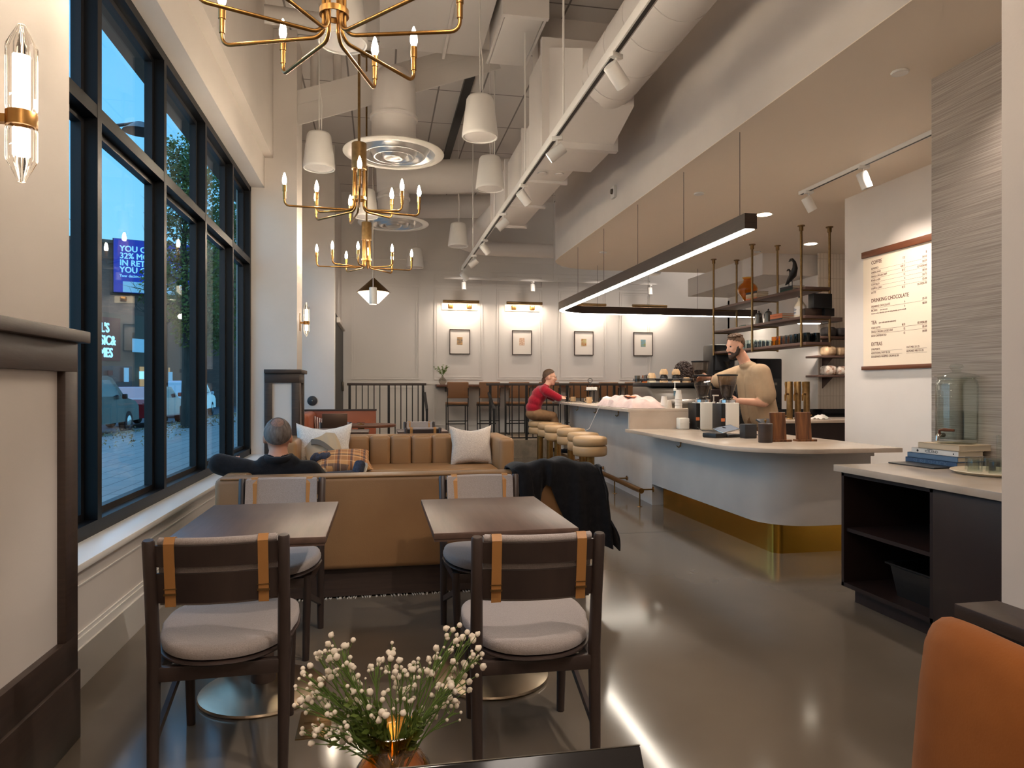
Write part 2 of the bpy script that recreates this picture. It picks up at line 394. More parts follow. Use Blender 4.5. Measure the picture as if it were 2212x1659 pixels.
def thing(name, label, cat, loc=(0, 0, 0), rz=0.0, group=None, rot=None):
    o = bpy.data.objects.new(name, None); COL.objects.link(o); o.empty_display_size = .1
    o.location = loc; e = rot if rot else (0, 0, rz); o.rotation_euler = e
    WM[o] = Matrix.Translation(Vector(loc)) @ Euler(e).to_matrix().to_4x4()
    return tag(o, label, cat, group)
def one(mb, name, m, label, cat, group=None, smooth=35, loc=None):
    return tag(mb.build(name, m, None, False, smooth, loc), label, cat, group)
def struct(name, mb, m, smooth=35):
    o = mb.build(name, m, None, False, smooth); o['kind'] = 'structure'; return o
def dup(root, loc, rz=0.0, label=None, group=None, scale=None):
    r = root.copy(); COL.objects.link(r); r.location = loc; r.rotation_euler = (0, 0, rz)
    WM[r] = Matrix.Translation(Vector(loc)) @ Euler((0, 0, rz)).to_matrix().to_4x4()
    if label: r['label'] = label
    if group: r['group'] = group
    for ch in list(root.children):
        d = ch.copy(); COL.objects.link(d); d.parent = r
        for g in list(ch.children):
            e = g.copy(); COL.objects.link(e); e.parent = d
    return r
def text(body, size, m, parent, M, name='lettering', align='LEFT', depth=.001, width=1.0, w=True, bold=.0):
    cu = bpy.data.curves.new(name, 'FONT'); cu.body = body; cu.size = size; cu.align_x = align; cu.extrude = depth; cu.resolution_u = 3; cu.space_line = 1.0
    t = bpy.data.objects.new(name, cu); COL.objects.link(t)
    dg = bpy.context.evaluated_depsgraph_get(); me = bpy.data.meshes.new_from_object(t.evaluated_get(dg))
    bpy.data.objects.remove(t)
    if bold:
        b = bmesh.new(); n0 = 0
        for k, (dx, dy) in enumerate(((0, 0), (bold*size, 0), (-bold*size, 0), (0, bold*size*.6), (0, -bold*size*.6))):
            q = me.copy(); q.transform(Matrix.Translation((dx, dy, k*depth*.02))); b.from_mesh(q); bpy.data.meshes.remove(q)
        b.to_mesh(me); b.free()
    me.materials.clear(); me.materials.append(MATS[m])
    X = M @ Matrix.Diagonal((width, 1, 1, 1))
    me.transform(WM[parent].inverted() @ X if w else X)
    o = bpy.data.objects.new(name, me); COL.objects.link(o); o.parent = parent; WM[o] = WM[parent]
    return o
def frame(p, xdir, ydir):
    x = Vector(xdir).normalized(); y = Vector(ydir).normalized(); z = x.cross(y)
    M = Matrix((x, y, z)).transposed().to_4x4(); M.translation = Vector(p); return M
def T(x, y, z): return Matrix.Translation((x, y, z))
def RZ(a): return Matrix.Rotation(a, 4, 'Z')
def RX(a): return Matrix.Rotation(a, 4, 'X')
def RY(a): return Matrix.Rotation(a, 4, 'Y')
def B(*a, **k): return MB().box(*a, **k)
# ================================================================== THE ROOM
CZ = 5.5          # ceiling
SZ = 3.38         # soffit over the bar
struct('floor', B(-1.6, 8.2, -3.2, 15.4, -.12, 0), 'concrete')
m_ = MB()
for (x0, x1, y0, y1) in ((-1.3, 3.0, 5.998, 6.001), (-1.3, 3.0, .398, .401), (3.2, 5, 4.4, 4.403)): m_.box(x0, x1, y0, y1, -.002, .0006)
struct('trim_1', m_, 'seam')
struct('floor.001', B(-.76, 8.2, 12.86, 15.25, 0, .33), 'curb')
struct('floor.002', B(.9, 1.96, 12.5, 12.858, 0, .165), 'curb')
struct('ceiling', B(-1.7, 8.2, -3.2, 15.4, CZ, CZ+.1), 'ceiling_tile')
# dropped soffit over the bar, its rounded corner, and the fascia that rises from it
poly = [(2.78, -3.2), (2.78, 10.55)]
for k in range(1, 9):
    a = PI-k*PI/2/8; poly.append((3.68+.9*math.cos(a), 10.75+.9*math.sin(a)))
poly += [(8.2, 11.5), (8.2, -3.2)]
struct('ceiling_bar', MB().prism(poly, SZ+.006, CZ), 'white_wall', 40)
struct('ceiling_bar.001', MB().prism(poly, SZ, SZ+.006), 'soffit_lightened', 40)  # thin sheet added under the soffit, its colour lightened to stand for bounced light
struct('wall_back', B(-1.7, 8.2, 15.2, 15.4, 0, CZ).box(8.1, 8.2, 12.3, 15.2, 0, CZ), 'gray_wall')
struct('wall_front', B(-1.7, 8.2, -3.3, -3.2, 0, CZ), 'white_wall')
# ---- window wall (left)
WX = -1.31; FX = -1.46; GX = -1.555; SILL = .555; HEAD = 3.64; Y1 = 8.45
struct('wall_left', B(-1.62, WX, 2.7, Y1, 0, SILL-.035), 'white_wall')
struct('wall_left.001', B(-1.62, WX, 2.7, Y1, HEAD, 3.99).box(-1.62, -1.215, -3.2, 8.6, 3.99, CZ), 'white_wall')
struct('wall_left.002', B(-1.62, -1.21, -3.2, 1.35, 0, 4.0), 'white_wall')
struct('wall_left.003', B(-1.62, -1.15, 1.35, 2.885, 0, 4.0), 'white_wall')
struct('wall_left.004', B(-1.62, -.95, Y1, 9.0, 0, CZ), 'white_wall')
struct('wall_left.005', B(-1.62, WX, 9.0, 12.3, 0, .52).box(-1.62, WX, 9.0, 12.3, 3.64, CZ), 'white_wall')
struct('wall_left.006', B(-1.62, -.76, 12.3, 12.5, 0, CZ).box(-1.62, -.80, 12.5, 15.2, 2.66, CZ), 'white_wall')
m_ = B(-1.5, WX+.035, 2.7, Y1, SILL-.035, SILL, .006)
struct('trim_2', m_, 'white_paint')
m_ = B(WX, WX+.012, 2.885, Y1, .0, .215).box(WX, WX+.022, 2.885, Y1, 0, .175).box(WX, WX+.007, 2.885, Y1, .215, .235).box(WX, WX+.006, 2.885, Y1, .44, .447)
struct('baseboard_left', m_, 'white_paint')
def window(name, y0, ys, y1, tr=2.775, sill=SILL, head=HEAD):
    w = MB()
    F = .055
    w.box(GX-.04, FX, y0, y1, sill, sill+.07).box(GX-.04, FX, y0, y1, head-.06, head)
    w.box(GX-.04, FX, y0, y0+.07, sill, head).box(GX-.04, FX, y1-.07, y1, sill, head)
    for y in ys: w.box(GX-.03, FX+.002, y, y+F, sill+.07, head-.06)
    w.box(GX-.03, FX, y0+.07, y1-.07, tr-.035, tr+.035)
    o = struct(name, w, 'frame_black')
    st = MB()
    ed = [y0+.07]+[q for y in ys for q in (y, y+F)]+[y1-.07]
    for k in range(0, len(ed), 2):
        a, b = ed[k], ed[k+1]
        for (z0, z1) in ((sill+.07, tr-.035), (tr+.035, head-.06)):
            t_ = .035
            st.box(GX-.02, GX+.03, a, a+t_, z0, z1).box(GX-.02, GX+.03, b-t_, b, z0, z1).box(GX-.02, GX+.03, a+t_, b-t_, z0, z0+t_).box(GX-.02, GX+.03, a+t_, b-t_, z1-t_, z1)
            p = MB().box(GX-.003, GX+.003, a+t_, b-t_, z0+t_, z1-t_)
            g = p.build('pane', 'window_glass', o, True)
    st.build('glazing_bead', 'frame_bronze', o, True)
    return o
window('window_1', 2.75, (4.0, 5.15, 6.3, 7.42), 8.45)
window('window_2', 9.02, (10.1, 11.2), 12.28)
struct('trim_3', B(-1.5, WX+.03, 9.0, 12.3, .5, SILL), 'white_paint')
# side door beyond the window wall (black frame seen edge-on)
d = struct('door_1', B(-.82, -.76, 12.52, 15.18, .33, 2.64), 'frame_black')
B(-.755, -.72, 14.6, 14.7, 1.25, 1.45, .01).build('door_handle', 'machine_gray', d, True)
B(-.85, -.70, 12.9, 14.9, 2.5, 2.6, .02).build('door_closer', 'gray_wall', d, True)
# ---- panelled pilasters with dark wood wainscot
def wainscot(name, px, y0, y1, near, x0):
    # px: room face, y0..y1 along the wall, near: also panel the end that faces the tables, x0: where that end starts
    w = MB(); t = .028; zt = 1.49; zb = .26
    fx = px+t
    w.box(px-.01, fx, y0, y1, zb, zb+.13, .002).box(px-.01, fx, y0, y1, 1.38, zt, .002)
    w.box(px-.01, fx, y0, y0+.14, zb+.13, 1.38, .002).box(px-.01, fx, y1-.10, y1, zb+.13, 1.38, .002)
    if near:
        yn = y0-t
        w.box(x0, fx-.001, yn, y0-.001, 1.38, zt, .002).box(x0, fx-.001, yn, y0-.001, zb, zb+.1, .002)
        w.box(x0, x0+.085, yn, y0-.001, zb+.1, 1.38, .002).box(fx-.085, fx-.001, yn, y0-.001, zb+.1, 1.38, .002)
        w.box(x0, fx+.012, yn-.012, y0-.001, 0, zb)
    w.box(px-.01, fx+.012, y0, y1, 0, zb, .003)
    w.box(min(x0, px-.05) if near else px-.05, fx+.03, (y0-t-.03) if near else y0-.03, y1+.045, zt, zt+.045, .004)
    return struct(name, w, 'dark_wood')
wainscot('trim_4', -1.15, .7, 2.885, False, -1.3)
w_ = MB().box(-1.5, -1.128, 2.88, 2.905, 0, 1.49); struct('trim_5', w_, 'dark_wood')
wainscot('trim_6', -.95, Y1, 9.0, True, -1.31)
# ---- right hand side
struct('wall_right', B(3.62, 3.85, -3.2, 4.03, 0, SZ), 'grasscloth')
struct('wall_right.001', B(4.985, 5.25, 4.03, 6.76, 0, SZ), 'white_wall')
struct('wall_right.007', B(3.85, 5.25, 3.9, 4.03, 0, SZ), 'white_wall')
struct('wall_right.002', B(1.63, 2.2, -3.2, 1.575, 0, CZ), 'white_wall')
struct('wall_right.003', B(6.59, 6.8, 9.57, 12.3, 0, 3.05).box(5.74, 8.2, 9.69, 12.3, 3.05, SZ), 'white_wall')
struct('wall_right.004', B(6.59, 8.2, 9.55, 9.57, 0, SZ), 'white_tile')
struct('wall_right.005', B(8.1, 8.2, -3.2, 15.2, 0, SZ).box(5.25, 8.1, 6.5, 6.76, 0, SZ), 'white_wall')
# ---- applied mouldings on the back wall
m_ = MB(); y = 15.2
def rect(x0, x1, z0, z1, t=.022):
    for k, q in ((0, .014), (.05, .008)):
        a, b, e, f = x0+k, x1-k, z0+k, z1-k
        m_.box(a, b, y-q, y, e, e+t).box(a, b, y-q, y, f-t, f).box(a, a+t, y-q, y, e+t, f-t).box(b-t, b, y-q, y, e+t, f-t)
for (a, b) in ((-.60, .85), (1.17, 2.24), (2.55, 3.60), (3.97, 5.09), (5.41, 6.16)):
    rect(a, b, 1.50, 3.52); rect(a, b, 3.57, 3.82); rect(a, b, .5, 1.34)
m_.box(-.8, 6.2, y-.02, y, 1.40, 1.44).box(-.8, 6.2, y-.014, y, 3.88, 3.9).box(-.8, 6.2, y-.014, y, .33, .44).box(-.8, 6.2, y-.014, y, 4.1, 4.115)
struct('trim_7', m_, 'gray_wall')
# ================================================================== CEILING SERVICES
def pipe_arc(ce, r, a0, a1, ax1, ax2, n=8):
    ce = Vector(ce); ax1 = Vector(ax1); ax2 = Vector(ax2)
    return [ce+ax1*r*math.cos(a0+(a1-a0)*k/n)+ax2*r*math.sin(a0+(a1-a0)*k/n) for k in range(n+1)]
# big round duct along the bar, its square plenum and the flat duct beyond
t = thing('air_duct', 'white round air duct running along the bar fascia into a square plenum', 'duct', (2.12, 6.5, 4.0))
m_ = MB().tube([(2.12, 1.7, 4.22), (2.12, 6.25, 4.22)], .275, 28)
m_.build('duct_tube', 'duct_paint', t, True, 50)
for k in range(10): MB().tube([(2.12, 1.9+k*.46, 4.22), (2.12, 1.912+k*.46, 4.22)], .279, 28).build('duct_seam', 'duct_paint', t, True, 50)
m_ = MB().box(1.62, 2.33, 6.75, 7.5, 3.74, 4.75, .01).box(1.58, 2.37, 6.70, 6.77, 3.71, 4.8)
b_ = bmesh.new(); va = [b_.verts.new((2.10+.25*sx, 6.2, 4.22+.25*sz)) for sx, sz in ((-1, -1), (1, -1), (1, 1), (-1, 1))]
vb = [b_.verts.new((1.98+.34*sx, 6.74, 4.24+.48*sz)) for sx, sz in ((-1, -1), (1, -1), (1, 1), (-1, 1))]
for k in range(4): b_.faces.new((va[k], va[(k+1) % 4], vb[(k+1) % 4], vb[k]))
b_.faces.new(va[::-1]); b_.faces.new(vb); bmesh.ops.recalc_face_normals(b_, faces=b_.faces); m_.merge(b_)
m_.build('plenum_box', 'duct_paint', t, True)
m_ = MB().box(1.66, 2.13, 7.5, 10.25, 3.745, 4.3, .01)
for yy in (7.9, 9.0, 10.18): m_.box(1.62, 2.17, yy, yy+.05, 3.715, 4.34)
m_.build('flat_duct', 'duct_paint', t, True)
for xx in (1.80, 2.0): MB().lathe([(.0, -.012), (.05, -.01), (.055, .0), (0, .02)], 16, (xx, 7.62, 3.74)).build('sensor_cap', 'duct_paint', t, True)
m_ = MB().tube([(1.8, 10.2, 4.02), (1.72, 13.2, 4.2), (1.7, 14.0, 4.26), (2.0, 14.5, 4.28), (2.5, 14.6, 4.28), (3.7, 14.6, 4.28)], .15, 20)
one(m_, 'air_duct', 'duct_paint', 'small white round duct curving under the ceiling near the back wall', 'duct', None, 60)
one(MB().tube([(-.05, 11.3, 4.72), (1.0, 11.3, 4.75), (1.5, 11.3, 4.80), (2.3, 11.3, 4.85)], .27, 24), 'air_duct', 'duct_paint', 'large white round cross duct behind the nearer round ceiling diffuser', 'duct', None, 60)
one(MB().tube([(.0, 13.3, 4.75), (1.0, 13.3, 4.78), (1.7, 13.3, 4.82), (2.6, 13.3, 4.86)], .22, 24).box(.4, .404, 13.28, 13.32, 4.9, CZ).box(1.9, 1.904, 13.28, 13.32, 4.9, CZ), 'air_duct', 'duct_paint', 'lower white round cross duct hanging in front of the back wall', 'duct', None, 60)
# box ducts near the top of the photo
m_ = MB().box(1.2, 1.58, 6.6, 7.64, 4.93, CZ, .006).box(1.16, 1.62, 6.56, 6.62, 4.91, CZ).box(1.165, 1.19, 6.6, 7.66, 4.93, 4.95).box(1.59, 1.615, 6.6, 7.66, 4.93, 4.95)
one(m_, 'box_duct', 'duct_paint', 'flanged white box duct under the ceiling, wide flat underside', 'duct')
one(MB().box(.0, 1.13, 6.3, 7.9, 5.12, CZ, .006).box(.70, .73, 6.3, 7.95, 5.08, 5.12), 'box_duct', 'duct_paint', 'broad shallow white box duct left of the flanged one', 'duct')
struct('wall_right.006', B(1.75, 2.74, 7.62, 7.9, 4.35, CZ), 'white_wall')
# beams
one(MB().bar((-1.15, 8.5, 4.54), (1.45, 8.5, 5.48), .24, .015, (0, 1, 0)).bar((-1.15, 8.50, 4.42), (1.45, 8.5, 5.36), .16, .02, (0, 1, 0)).bar((-1.15, 8.5, 4.66), (1.45, 8.5, 5.60), .16, .02, (0, 1, 0)), 'steel_beam', 'ceil_white', 'white painted steel beam slanting across the high ceiling', 'beam')
one(MB().box(-1.2, -.86, 5.5, 6.6, 5.2, CZ), 'timber_block', 'dark_wood', 'dark timber end up in the top left ceiling corner', 'timber')
one(MB().bar((1.18, 8.6, 5.46), (1.18, 12.6, 5.46), .12, .06), 'ceiling_strip', 'frame_bronze', 'dark slot strip running along the white ceiling tiles', 'strip')
one(MB().tube([(-1.1, 8.9, 5.3), (-1.1, 8.9, 4.85), (-1.06, 8.9, 4.75), (-.6, 9.0, 4.98), (-.52, 9.0, 5.1), (-.52, 9.0, CZ)], .055, 12), 'ceiling_pipe', 'duct_paint', 'thick white elbowed pipe beside the slanting beam', 'pipe')
one(MB().tube([(-.80, 9.0, 5.05), (-.80, 9.0, CZ)], .05, 12), 'ceiling_pipe', 'duct_paint', 'straight white pipe stub dropping behind the beam', 'pipe')
one(MB().tube([(-1.15, 7.4, 5.12), (-.2, 7.5, 5.12)], .09, 14), 'ceiling_pipe', 'duct_paint', 'white horizontal pipe above the slanting beam', 'pipe')
# round ceiling diffusers
def diffuser(x, y, label):
    t = thing('ceiling_diffuser', label, 'air diffuser', (x, y, 3.93), group='round ceiling diffusers')
    MB().lathe([(.47, .10), (.52, .075), (.56, .06), (.568, .05), (.56, .042), (.50, .03), (.47, .035), (.465, .05), (.47, .10)], 48).build('outer_ring', 'white_gloss', t, smooth=50)
    MB().lathe([(.47, .045), (.41, .11), (.395, .11), (.36, .035), (.345, .02), (.33, .02), (.325, .03)], 48).build('cone_ring', 'satin_alu', t, smooth=40)
    MB().lathe([(.325, .03), (.285, .085), (.27, .085), (.24, .02), (.225, .005), (.21, .005), (.205, .015)], 48).build('cone_ring', 'satin_alu', t, smooth=40)
    MB().lathe([(.205, .015), (.17, .06), (.155, .06), (.125, .005), (.11, -.008), (.09, -.01), (.06, .005), (0, .008)], 48).build('center_disc', 'satin_alu', t, smooth=40)
    MB().lathe([(.25, .08), (.25, .42), (.27, .43), (.27, .46), (.25, .47), (.25, .72), (.235, .86), (.17, .98), (0, 1.03)], 32).build('neck_duct', 'duct_paint', t, smooth=50)
    return t
diffuser(.16, 8.0, 'large round aluminum ceiling diffuser behind the middle chandelier, nearest')
diffuser(.22, 11.4, 'smaller looking round ceiling diffuser further back above the last chandelier')
# pendant loudspeakers
def pendant_speaker():
    t = thing('pendant_speaker', '', 'speaker', (0, 0, 0), group='white pendant speakers')
    MB().lathe([(0, .40), (.06, .40), (.115, .385), (.13, .36), (.172, .03), (.172, .01), (.165, 0), (.155, .004), (.152, .02)], 28).build('shell', 'white_paint', t, smooth=50)
    MB().lathe([(.153, .012), (.1, .006), (0, .004)], 28).build('grille', 'ceil_white', t)
    m = MB().tube([(0, 0, .4), (.003, 0, .46), (0, 0, .52), (0, 0, 1.8)], .006, 6).tube([(.025, 0, .4), (.03, 0, .7), (.0, 0, .95)], .006, 6); m.build('cable', 'ceil_white', t)
    return t
sp0 = pendant_speaker()
sps = [(-.647, 7.81, 3.70, 'white cone speaker pendant hanging before the far pilaster, left of the middle chandelier'), (.939, 6.55, 3.70, 'white cone speaker pendant, largest one right of the chandeliers'), (1.30, 8.23, 3.70, 'white cone speaker pendant just left of the long track, second in size'), (1.3, 11.65, 3.70, 'small white cone speaker pendant under the lower cross duct by the track end'), (-.25, 4.94, 3.70, 'white cone speaker pendant right behind the top chandelier'), (-.19, 9.91, 3.70, 'white cone speaker pendant half hidden behind the middle chandelier stem'), (.69, 13.85, 3.70, 'faint far white cone speaker pendant above the last chandelier right arm')]
for i, (x, y, z, lb) in enumerate(sps):
    if i == 0: sp0.location = (x, y, z); sp0['label'] = lb; WM[sp0] = T(x, y, z)
    else: dup(sp0, (x, y, z), 0, lb)
# long ceiling track with heads
TZ = 3.41
t = thing('lighting_track', 'long white lighting track slung below the ceiling along the bar', 'track', (1.45, 7.5, TZ))
MB().box(1.425, 1.475, 1.0, 12.25, TZ, TZ+.07, .004).build('rail', 'white_paint', t, True)
MB().box(1.437, 1.463, 1.1, 12.2, TZ-.002, TZ+.004).build('slot', 'black_metal', t, True)
for yy in (2.6, 5.4, 6.9, 8.8, 10.9): MB().tube([(1.45, yy, TZ+.06), (1.45, yy, CZ)], .009, 8).build('hanger_rod', 'white_paint', t, True)
def track_head(loc, yaw, tilt, label, lit=True, group='track light heads on the long track', s=1.0):
    t = thing('track_light', label, 'spotlight', loc, yaw, group)
    MB().box(-.02, .02, -.045, .045, -.03, .0, .003).build('adapter', 'white_paint', t)
    MB().tube([(0, 0, -.03), (0, 0, -.10)], .008, 8).build('stem', 'white_paint', t)
    M = T(0, 0, -.13) @ RX(tilt)
    m = MB(); m.lathe([(0, .07), (.045, .068), (.048, .062), (.048, -.085), (.043, -.085), (.042, -.06)], 20, (0, 0, 0), M @ T(0, 0, .0)); m.build('head', 'white_paint', t)
    m = MB(); m.lathe([(.0, -.07), (.042, -.07)], 20, (0, 0, 0), M); m.build('lens', 'spot_face' if lit else 'alu', t)
    return t
hd = [(4.14, -1.1, .9, 'track head nearest the photographer on the long track, aimed left, lit'), (5.6, 1.2, .95, 'second track head on the long track, turned toward the bar'), (6.98, -1.2, .8, 'third track head along the long track, lit and aimed left'), (8.17, 1.2, .9, 'fourth track head along the long track, turned right'), (9.66, -1.1, .8, 'fifth track head along the long track, lit face left'), (10.81, 1.3, .9, 'sixth track head, second from the track end, turned right'), (12.1, -1.1, .8, 'last track head at the far tip of the long track')]
for yy, yw, tl, lb in hd: track_head((1.45, yy, TZ), yw, tl, lb)
# track on the soffit by the menu
t = thing('lighting_track', 'short white lighting track on the bar soffit near the menu', 'track', (4.34, 5.0, SZ-.02))
B(4.32, 4.36, 3.2, 6.6, SZ-.035, SZ).build('rail', 'white_paint', t, True); B(4.332, 4.348, 3.2, 6.58, SZ-.037, SZ-.034).build('slot', 'black_metal', t, True)
track_head((4.34, 5.62, SZ-.03), -1.9, .35, 'white spot head on the soffit track nearer the striped wall', False, 'spot heads on the soffit track')
track_head((4.34, 6.45, SZ-.03), -1.6, .55, 'white lit spot head at the left end of the soffit track', True, 'spot heads on the soffit track')
lamp('SPOT', (4.40, 5.95, SZ-.2), 15, WARM, .05, aim=(4.98, 5.75, 2.15), spot=75, blend=.7)
lamp('SPOT', (4.40, 6.35, SZ-.2), 10, WARM, .05, aim=(4.98, 6.1, 1.6), spot=75, blend=.7)
# track by the back wall
t = thing('lighting_track', 'thin white track hung across the front of the picture wall', 'track', (3.5, 14.2, 3.55))
B(1.3, 5.9, 14.18, 14.22, 3.55, 3.59).build('rail', 'gray_wall', t, True)
for xx in (1.6, 3.6, 5.6): MB().tube([(xx, 14.2, 3.59), (xx, 14.2, CZ)], .006, 6).build('hanger_rod', 'gray_wall', t, True)
for xx, lb in ((1.70, 'small spot head left on the picture wall track'), (3.15, 'small spot head in the middle of the picture wall track'), (5.75, 'small spot head at the right end of the picture wall track')):
    track_head((xx, 14.2, 3.55), .2, -.1, lb, False, 'spot heads on the picture wall track')
one(MB().lathe([(0, -.02), (.2, -.018), (.21, 0), (0, .01)], 24, (3.72, 13.3, 3.75)), 'ceiling_disc', 'white_paint', 'flat white round disc hung below the soffit corner', 'disc')
one(MB().lathe([(0, -.06), (.16, -.055), (.19, 0), (0, .01)], 24, (5.3, 13.0, 3.62)), 'ceiling_disc', 'white_paint', 'white round disc behind the linear light, right of the picture wall', 'disc')
# recessed downlights and caps in the soffit
for x, y, lb in ((4.49, 7.55, 'bright recessed downlight nearest the end of the black linear light'), (6.06, 8.96, 'bright recessed downlight right, between the brass shelf posts'), (6.08, 10.45, 'bright recessed downlight furthest back, left of the bird figure')):
    t = thing('downlight', lb, 'light', (x, y, SZ), group='recessed downlights in the bar soffit')
    MB().lathe([(.085, 0), (.105, -.004), (.108, .0)], 28).build('trim_ring', 'white_paint', t)
    MB().lathe([(0, -.0015), (.085, -.0015)], 28).build('lens', 'spot_face', t)
for x, y, lb in ((3.325, 3.965, 'round white sprinkler cap nearest on the beige soffit'), (3.317, 6.84, 'round white sprinkler cap mid soffit above the linear light'), (3.324, 10.066, 'round white sprinkler cap near the rounded soffit corner'), (5.6, 9.6, 'small round cap on the soffit behind the brass posts')):
    one(MB().lathe([(0, -.018), (.05, -.016), (.055, -.006), (.05, 0)], 24, (x, y, SZ)), 'sprinkler_cap', 'white_paint', lb, 'sprinkler cap', 'sprinkler caps in the soffit')
# strobe on the fascia
t = thing('fire_strobe', 'small white fire alarm strobe on the bar fascia', 'alarm', (2.78, 7.97, 3.62))
MB().box(2.745, 2.78, 7.91, 8.03, 3.60, 3.74, .006).build('case', 'white_paint', t, True); MB().lathe([(0, .02), (.03, .018), (.035, 0)], 16, (0, 0, 0), frame((2.745, 7.97, 3.68), (0, 1, 0), (0, 0, 1)) @ RY(PI)).build('lens', 'machine_gray', t, True)
# ---- chandeliers
def chandelier(x, y, arms, label, stem_top=CZ):
    z = 2.82
    t = thing('chandelier', label, 'chandelier', (x, y, z), group='row of brass chandeliers')
    MB().lathe([(0, .34), (.058, .34), (.062, .345), (.062, .56), (.058, .565), (0, .565)], 24).build('cap', 'brass_dull', t)
    MB().tube([(0, 0, .56), (0, 0, CZ-z-.02)], .012, 10).build('stem', 'brass_dull', t)
    MB().lathe([(0, CZ-z), (.07, CZ-z), (.07, CZ-z-.03), (0, CZ-z-.03)], 20).build('ceiling_canopy', 'brass_dull', t)
    MB().lathe([(.056, .085), (.062, .085), (.062, .11), (.056, .11)], 24).build('collar', 'brass', t)
    for k, (r, a) in enumerate(arms):
        a = math.radians(a); cx, cy = math.cos(a), math.sin(a); q = 2*PI*k/8
        hx, hy = .045*math.cos(a), .045*math.sin(a)
        pts = [(hx, hy, .345), (hx, hy, .05)]
        for j in range(1, 6):
            b = PI/2*j/5; pts.append((hx+cx*.05*(1-math.cos(b)), hy+cy*.05*(1-math.cos(b)), .05-.05*math.sin(b)))
        pts.append((cx*(r-.04), cy*(r-.04), 0))
        for j in range(1, 6):
            b = PI/2*j/5; pts.append((cx*(r-.04+.04*math.sin(b)), cy*(r-.04+.04*math.sin(b)), .04-.04*math.cos(b)))
        pts.append((cx*r, cy*r, .06))
        ar = MB().tube(pts, .0085, 8).build('arm', 'brass', t, smooth=60)
        ex, ey = cx*r, cy*r
        MB().lathe([(0, .055), (.0125, .055), (.0125, .115), (.016, .117), (.016, .17), (.012, .172), (0, .172)], 14, (ex, ey, 0)).build('socket', 'brass', ar)
        MB().lathe([(0, .17), (.010, .172), (.0175, .195), (.0165, .22), (.009, .25), (.003, .268), (0, .27)], 10, (ex, ey, 0)).build('bulb', 'bulb', ar, smooth=80)
    return t
chandelier(-.19, 3.05, [(.54, -15), (.52, 47), (.54, 72), (.5, 122), (.52, 160), (.54, 200), (.54, 238), (.52, 312)], 'brass candle chandelier nearest, cut by the top of the photo')
chandelier(-.17, 6.0, [(.52, 12), (.36, 40), (.36, -8), (.54, 100), (.58, 132), (.38, 160), (.60, 184), (.58, 272)], 'middle brass candle chandelier hanging before the round diffuser')
chandelier(-.16, 8.85, [(.57, 10), (.5, 50), (.36, -30), (.1, 80), (.46, 125), (.6, 180), (.46, 210), (.28, 250)], 'furthest brass candle chandelier, smallest of the row')
# ---- cone pendant beyond
t = thing('cone_pendant', 'brass double cone pendant glowing below the furthest chandelier', 'pendant light', (-.1, 12.0, 2.85))
MB().lathe([(0, .33), (.02, .33), (.28, .09), (.27, .085), (.0, .30)], 28).build('shade', 'brass_dull', t)
MB().lathe([(.265, .085), (.09, -.09), (0, -.10)], 28).build('diffuser', 'cone_glow', t)
MB().tube([(0, 0, .33), (0, 0, CZ-2.85)], .008, 6).build('stem', 'brass_dull', t)
lamp('POINT', (-.1, 12.0, 2.6), 14, WARM, .12)
t = thing('cylinder_pendant', 'white cylinder spot hanging in front of the cone pendant', 'pendant light', (-.1, 11.0, 2.62))
MB().lathe([(0, .26), (.055, .26), (.06, .25), (.06, 0), (.052, 0), (.05, .03)], 20).build('shell', 'white_paint', t)
MB().lathe([(0, .01), (.05, .01)], 20).build('lens', 'spot_face', t); MB().tube([(0, 0, .26), (0, 0, CZ-2.62)], .006, 6).build('cable', 'white_paint', t)
# ---- black linear light over the bar
LZ = 2.565
t = thing('linear_light', 'long dark bronze linear light bent around the bar, glowing underneath', 'light', (2.86, 8, LZ))
def ring(x0, x1, ya, yb, R, w0, w1, n=10):
    # centre line: from the near end, round the far left corner, along the far side
    cl = [((x0+x1)/2, ya)]; cx, cy = x0+w1/2+R, yb-R
    xc = (x0+x1)/2
    for k in range(n+1):
        a = PI-k*PI/2/n; cl.append((xc+R+R*math.cos(a), yb-R+R*math.sin(a)))
    cl.append((w0, yb))
    return cl
cl = ring(2.80, 2.90, 4.98, 11.2, .55, 6.5, .1)
def sweep(cl, hw, z0, z1):
    m = MB(); b = bmesh.new(); L = []
    for i, p in enumerate(cl):
        q0 = Vector(cl[max(0, i-1)]); q1 = Vector(cl[min(len(cl)-1, i+1)]); d = (q1-q0).normalized(); n = Vector((-d.y, d.x)); p = Vector(p)
        a, e = p+n*hw, p-n*hw
        L.append([b.verts.new((v.x, v.y, z)) for v, z in ((a, z0), (e, z0), (e, z1), (a, z1))])
    for r0, r1 in zip(L, L[1:]):
        for k in range(4): b.faces.new((r0[k], r0[(k+1) % 4], r1[(k+1) % 4], r1[k]))
    b.faces.new(L[0][::-1]); b.faces.new(L[-1]); bmesh.ops.recalc_face_normals(b, faces=b.faces)
    return m.merge(b)
sweep(cl, .052, LZ, LZ+.12).build('housing', 'dark_wood', t, True, 40)
sweep([(cl[0][0], cl[0][1]+.012)]+cl[1:-1]+[(cl[-1][0]-.012, cl[-1][1])], .036, LZ-.006, LZ-.0005).build('diffuser', 'led', t, True, 40)
for yy in (5.15, 6.2, 7.4, 8.6, 9.8): MB().tube([(2.85, yy, LZ+.115), (2.85, yy, SZ)], .0025, 5).build('suspension_wire', 'black_metal', t, True)
for xx in (3.6, 4.5, 5.4, 6.3): MB().tube([(xx, 11.2, LZ+.115), (xx, 11.2, SZ if xx < 5.7 else 3.05)], .0025, 5).build('suspension_wire', 'black_metal', t, True)
t = thing('linear_light', 'short bronze linear light glowing below the shelf beside the tile wall', 'light', (6.0, 9.3, 2.3))
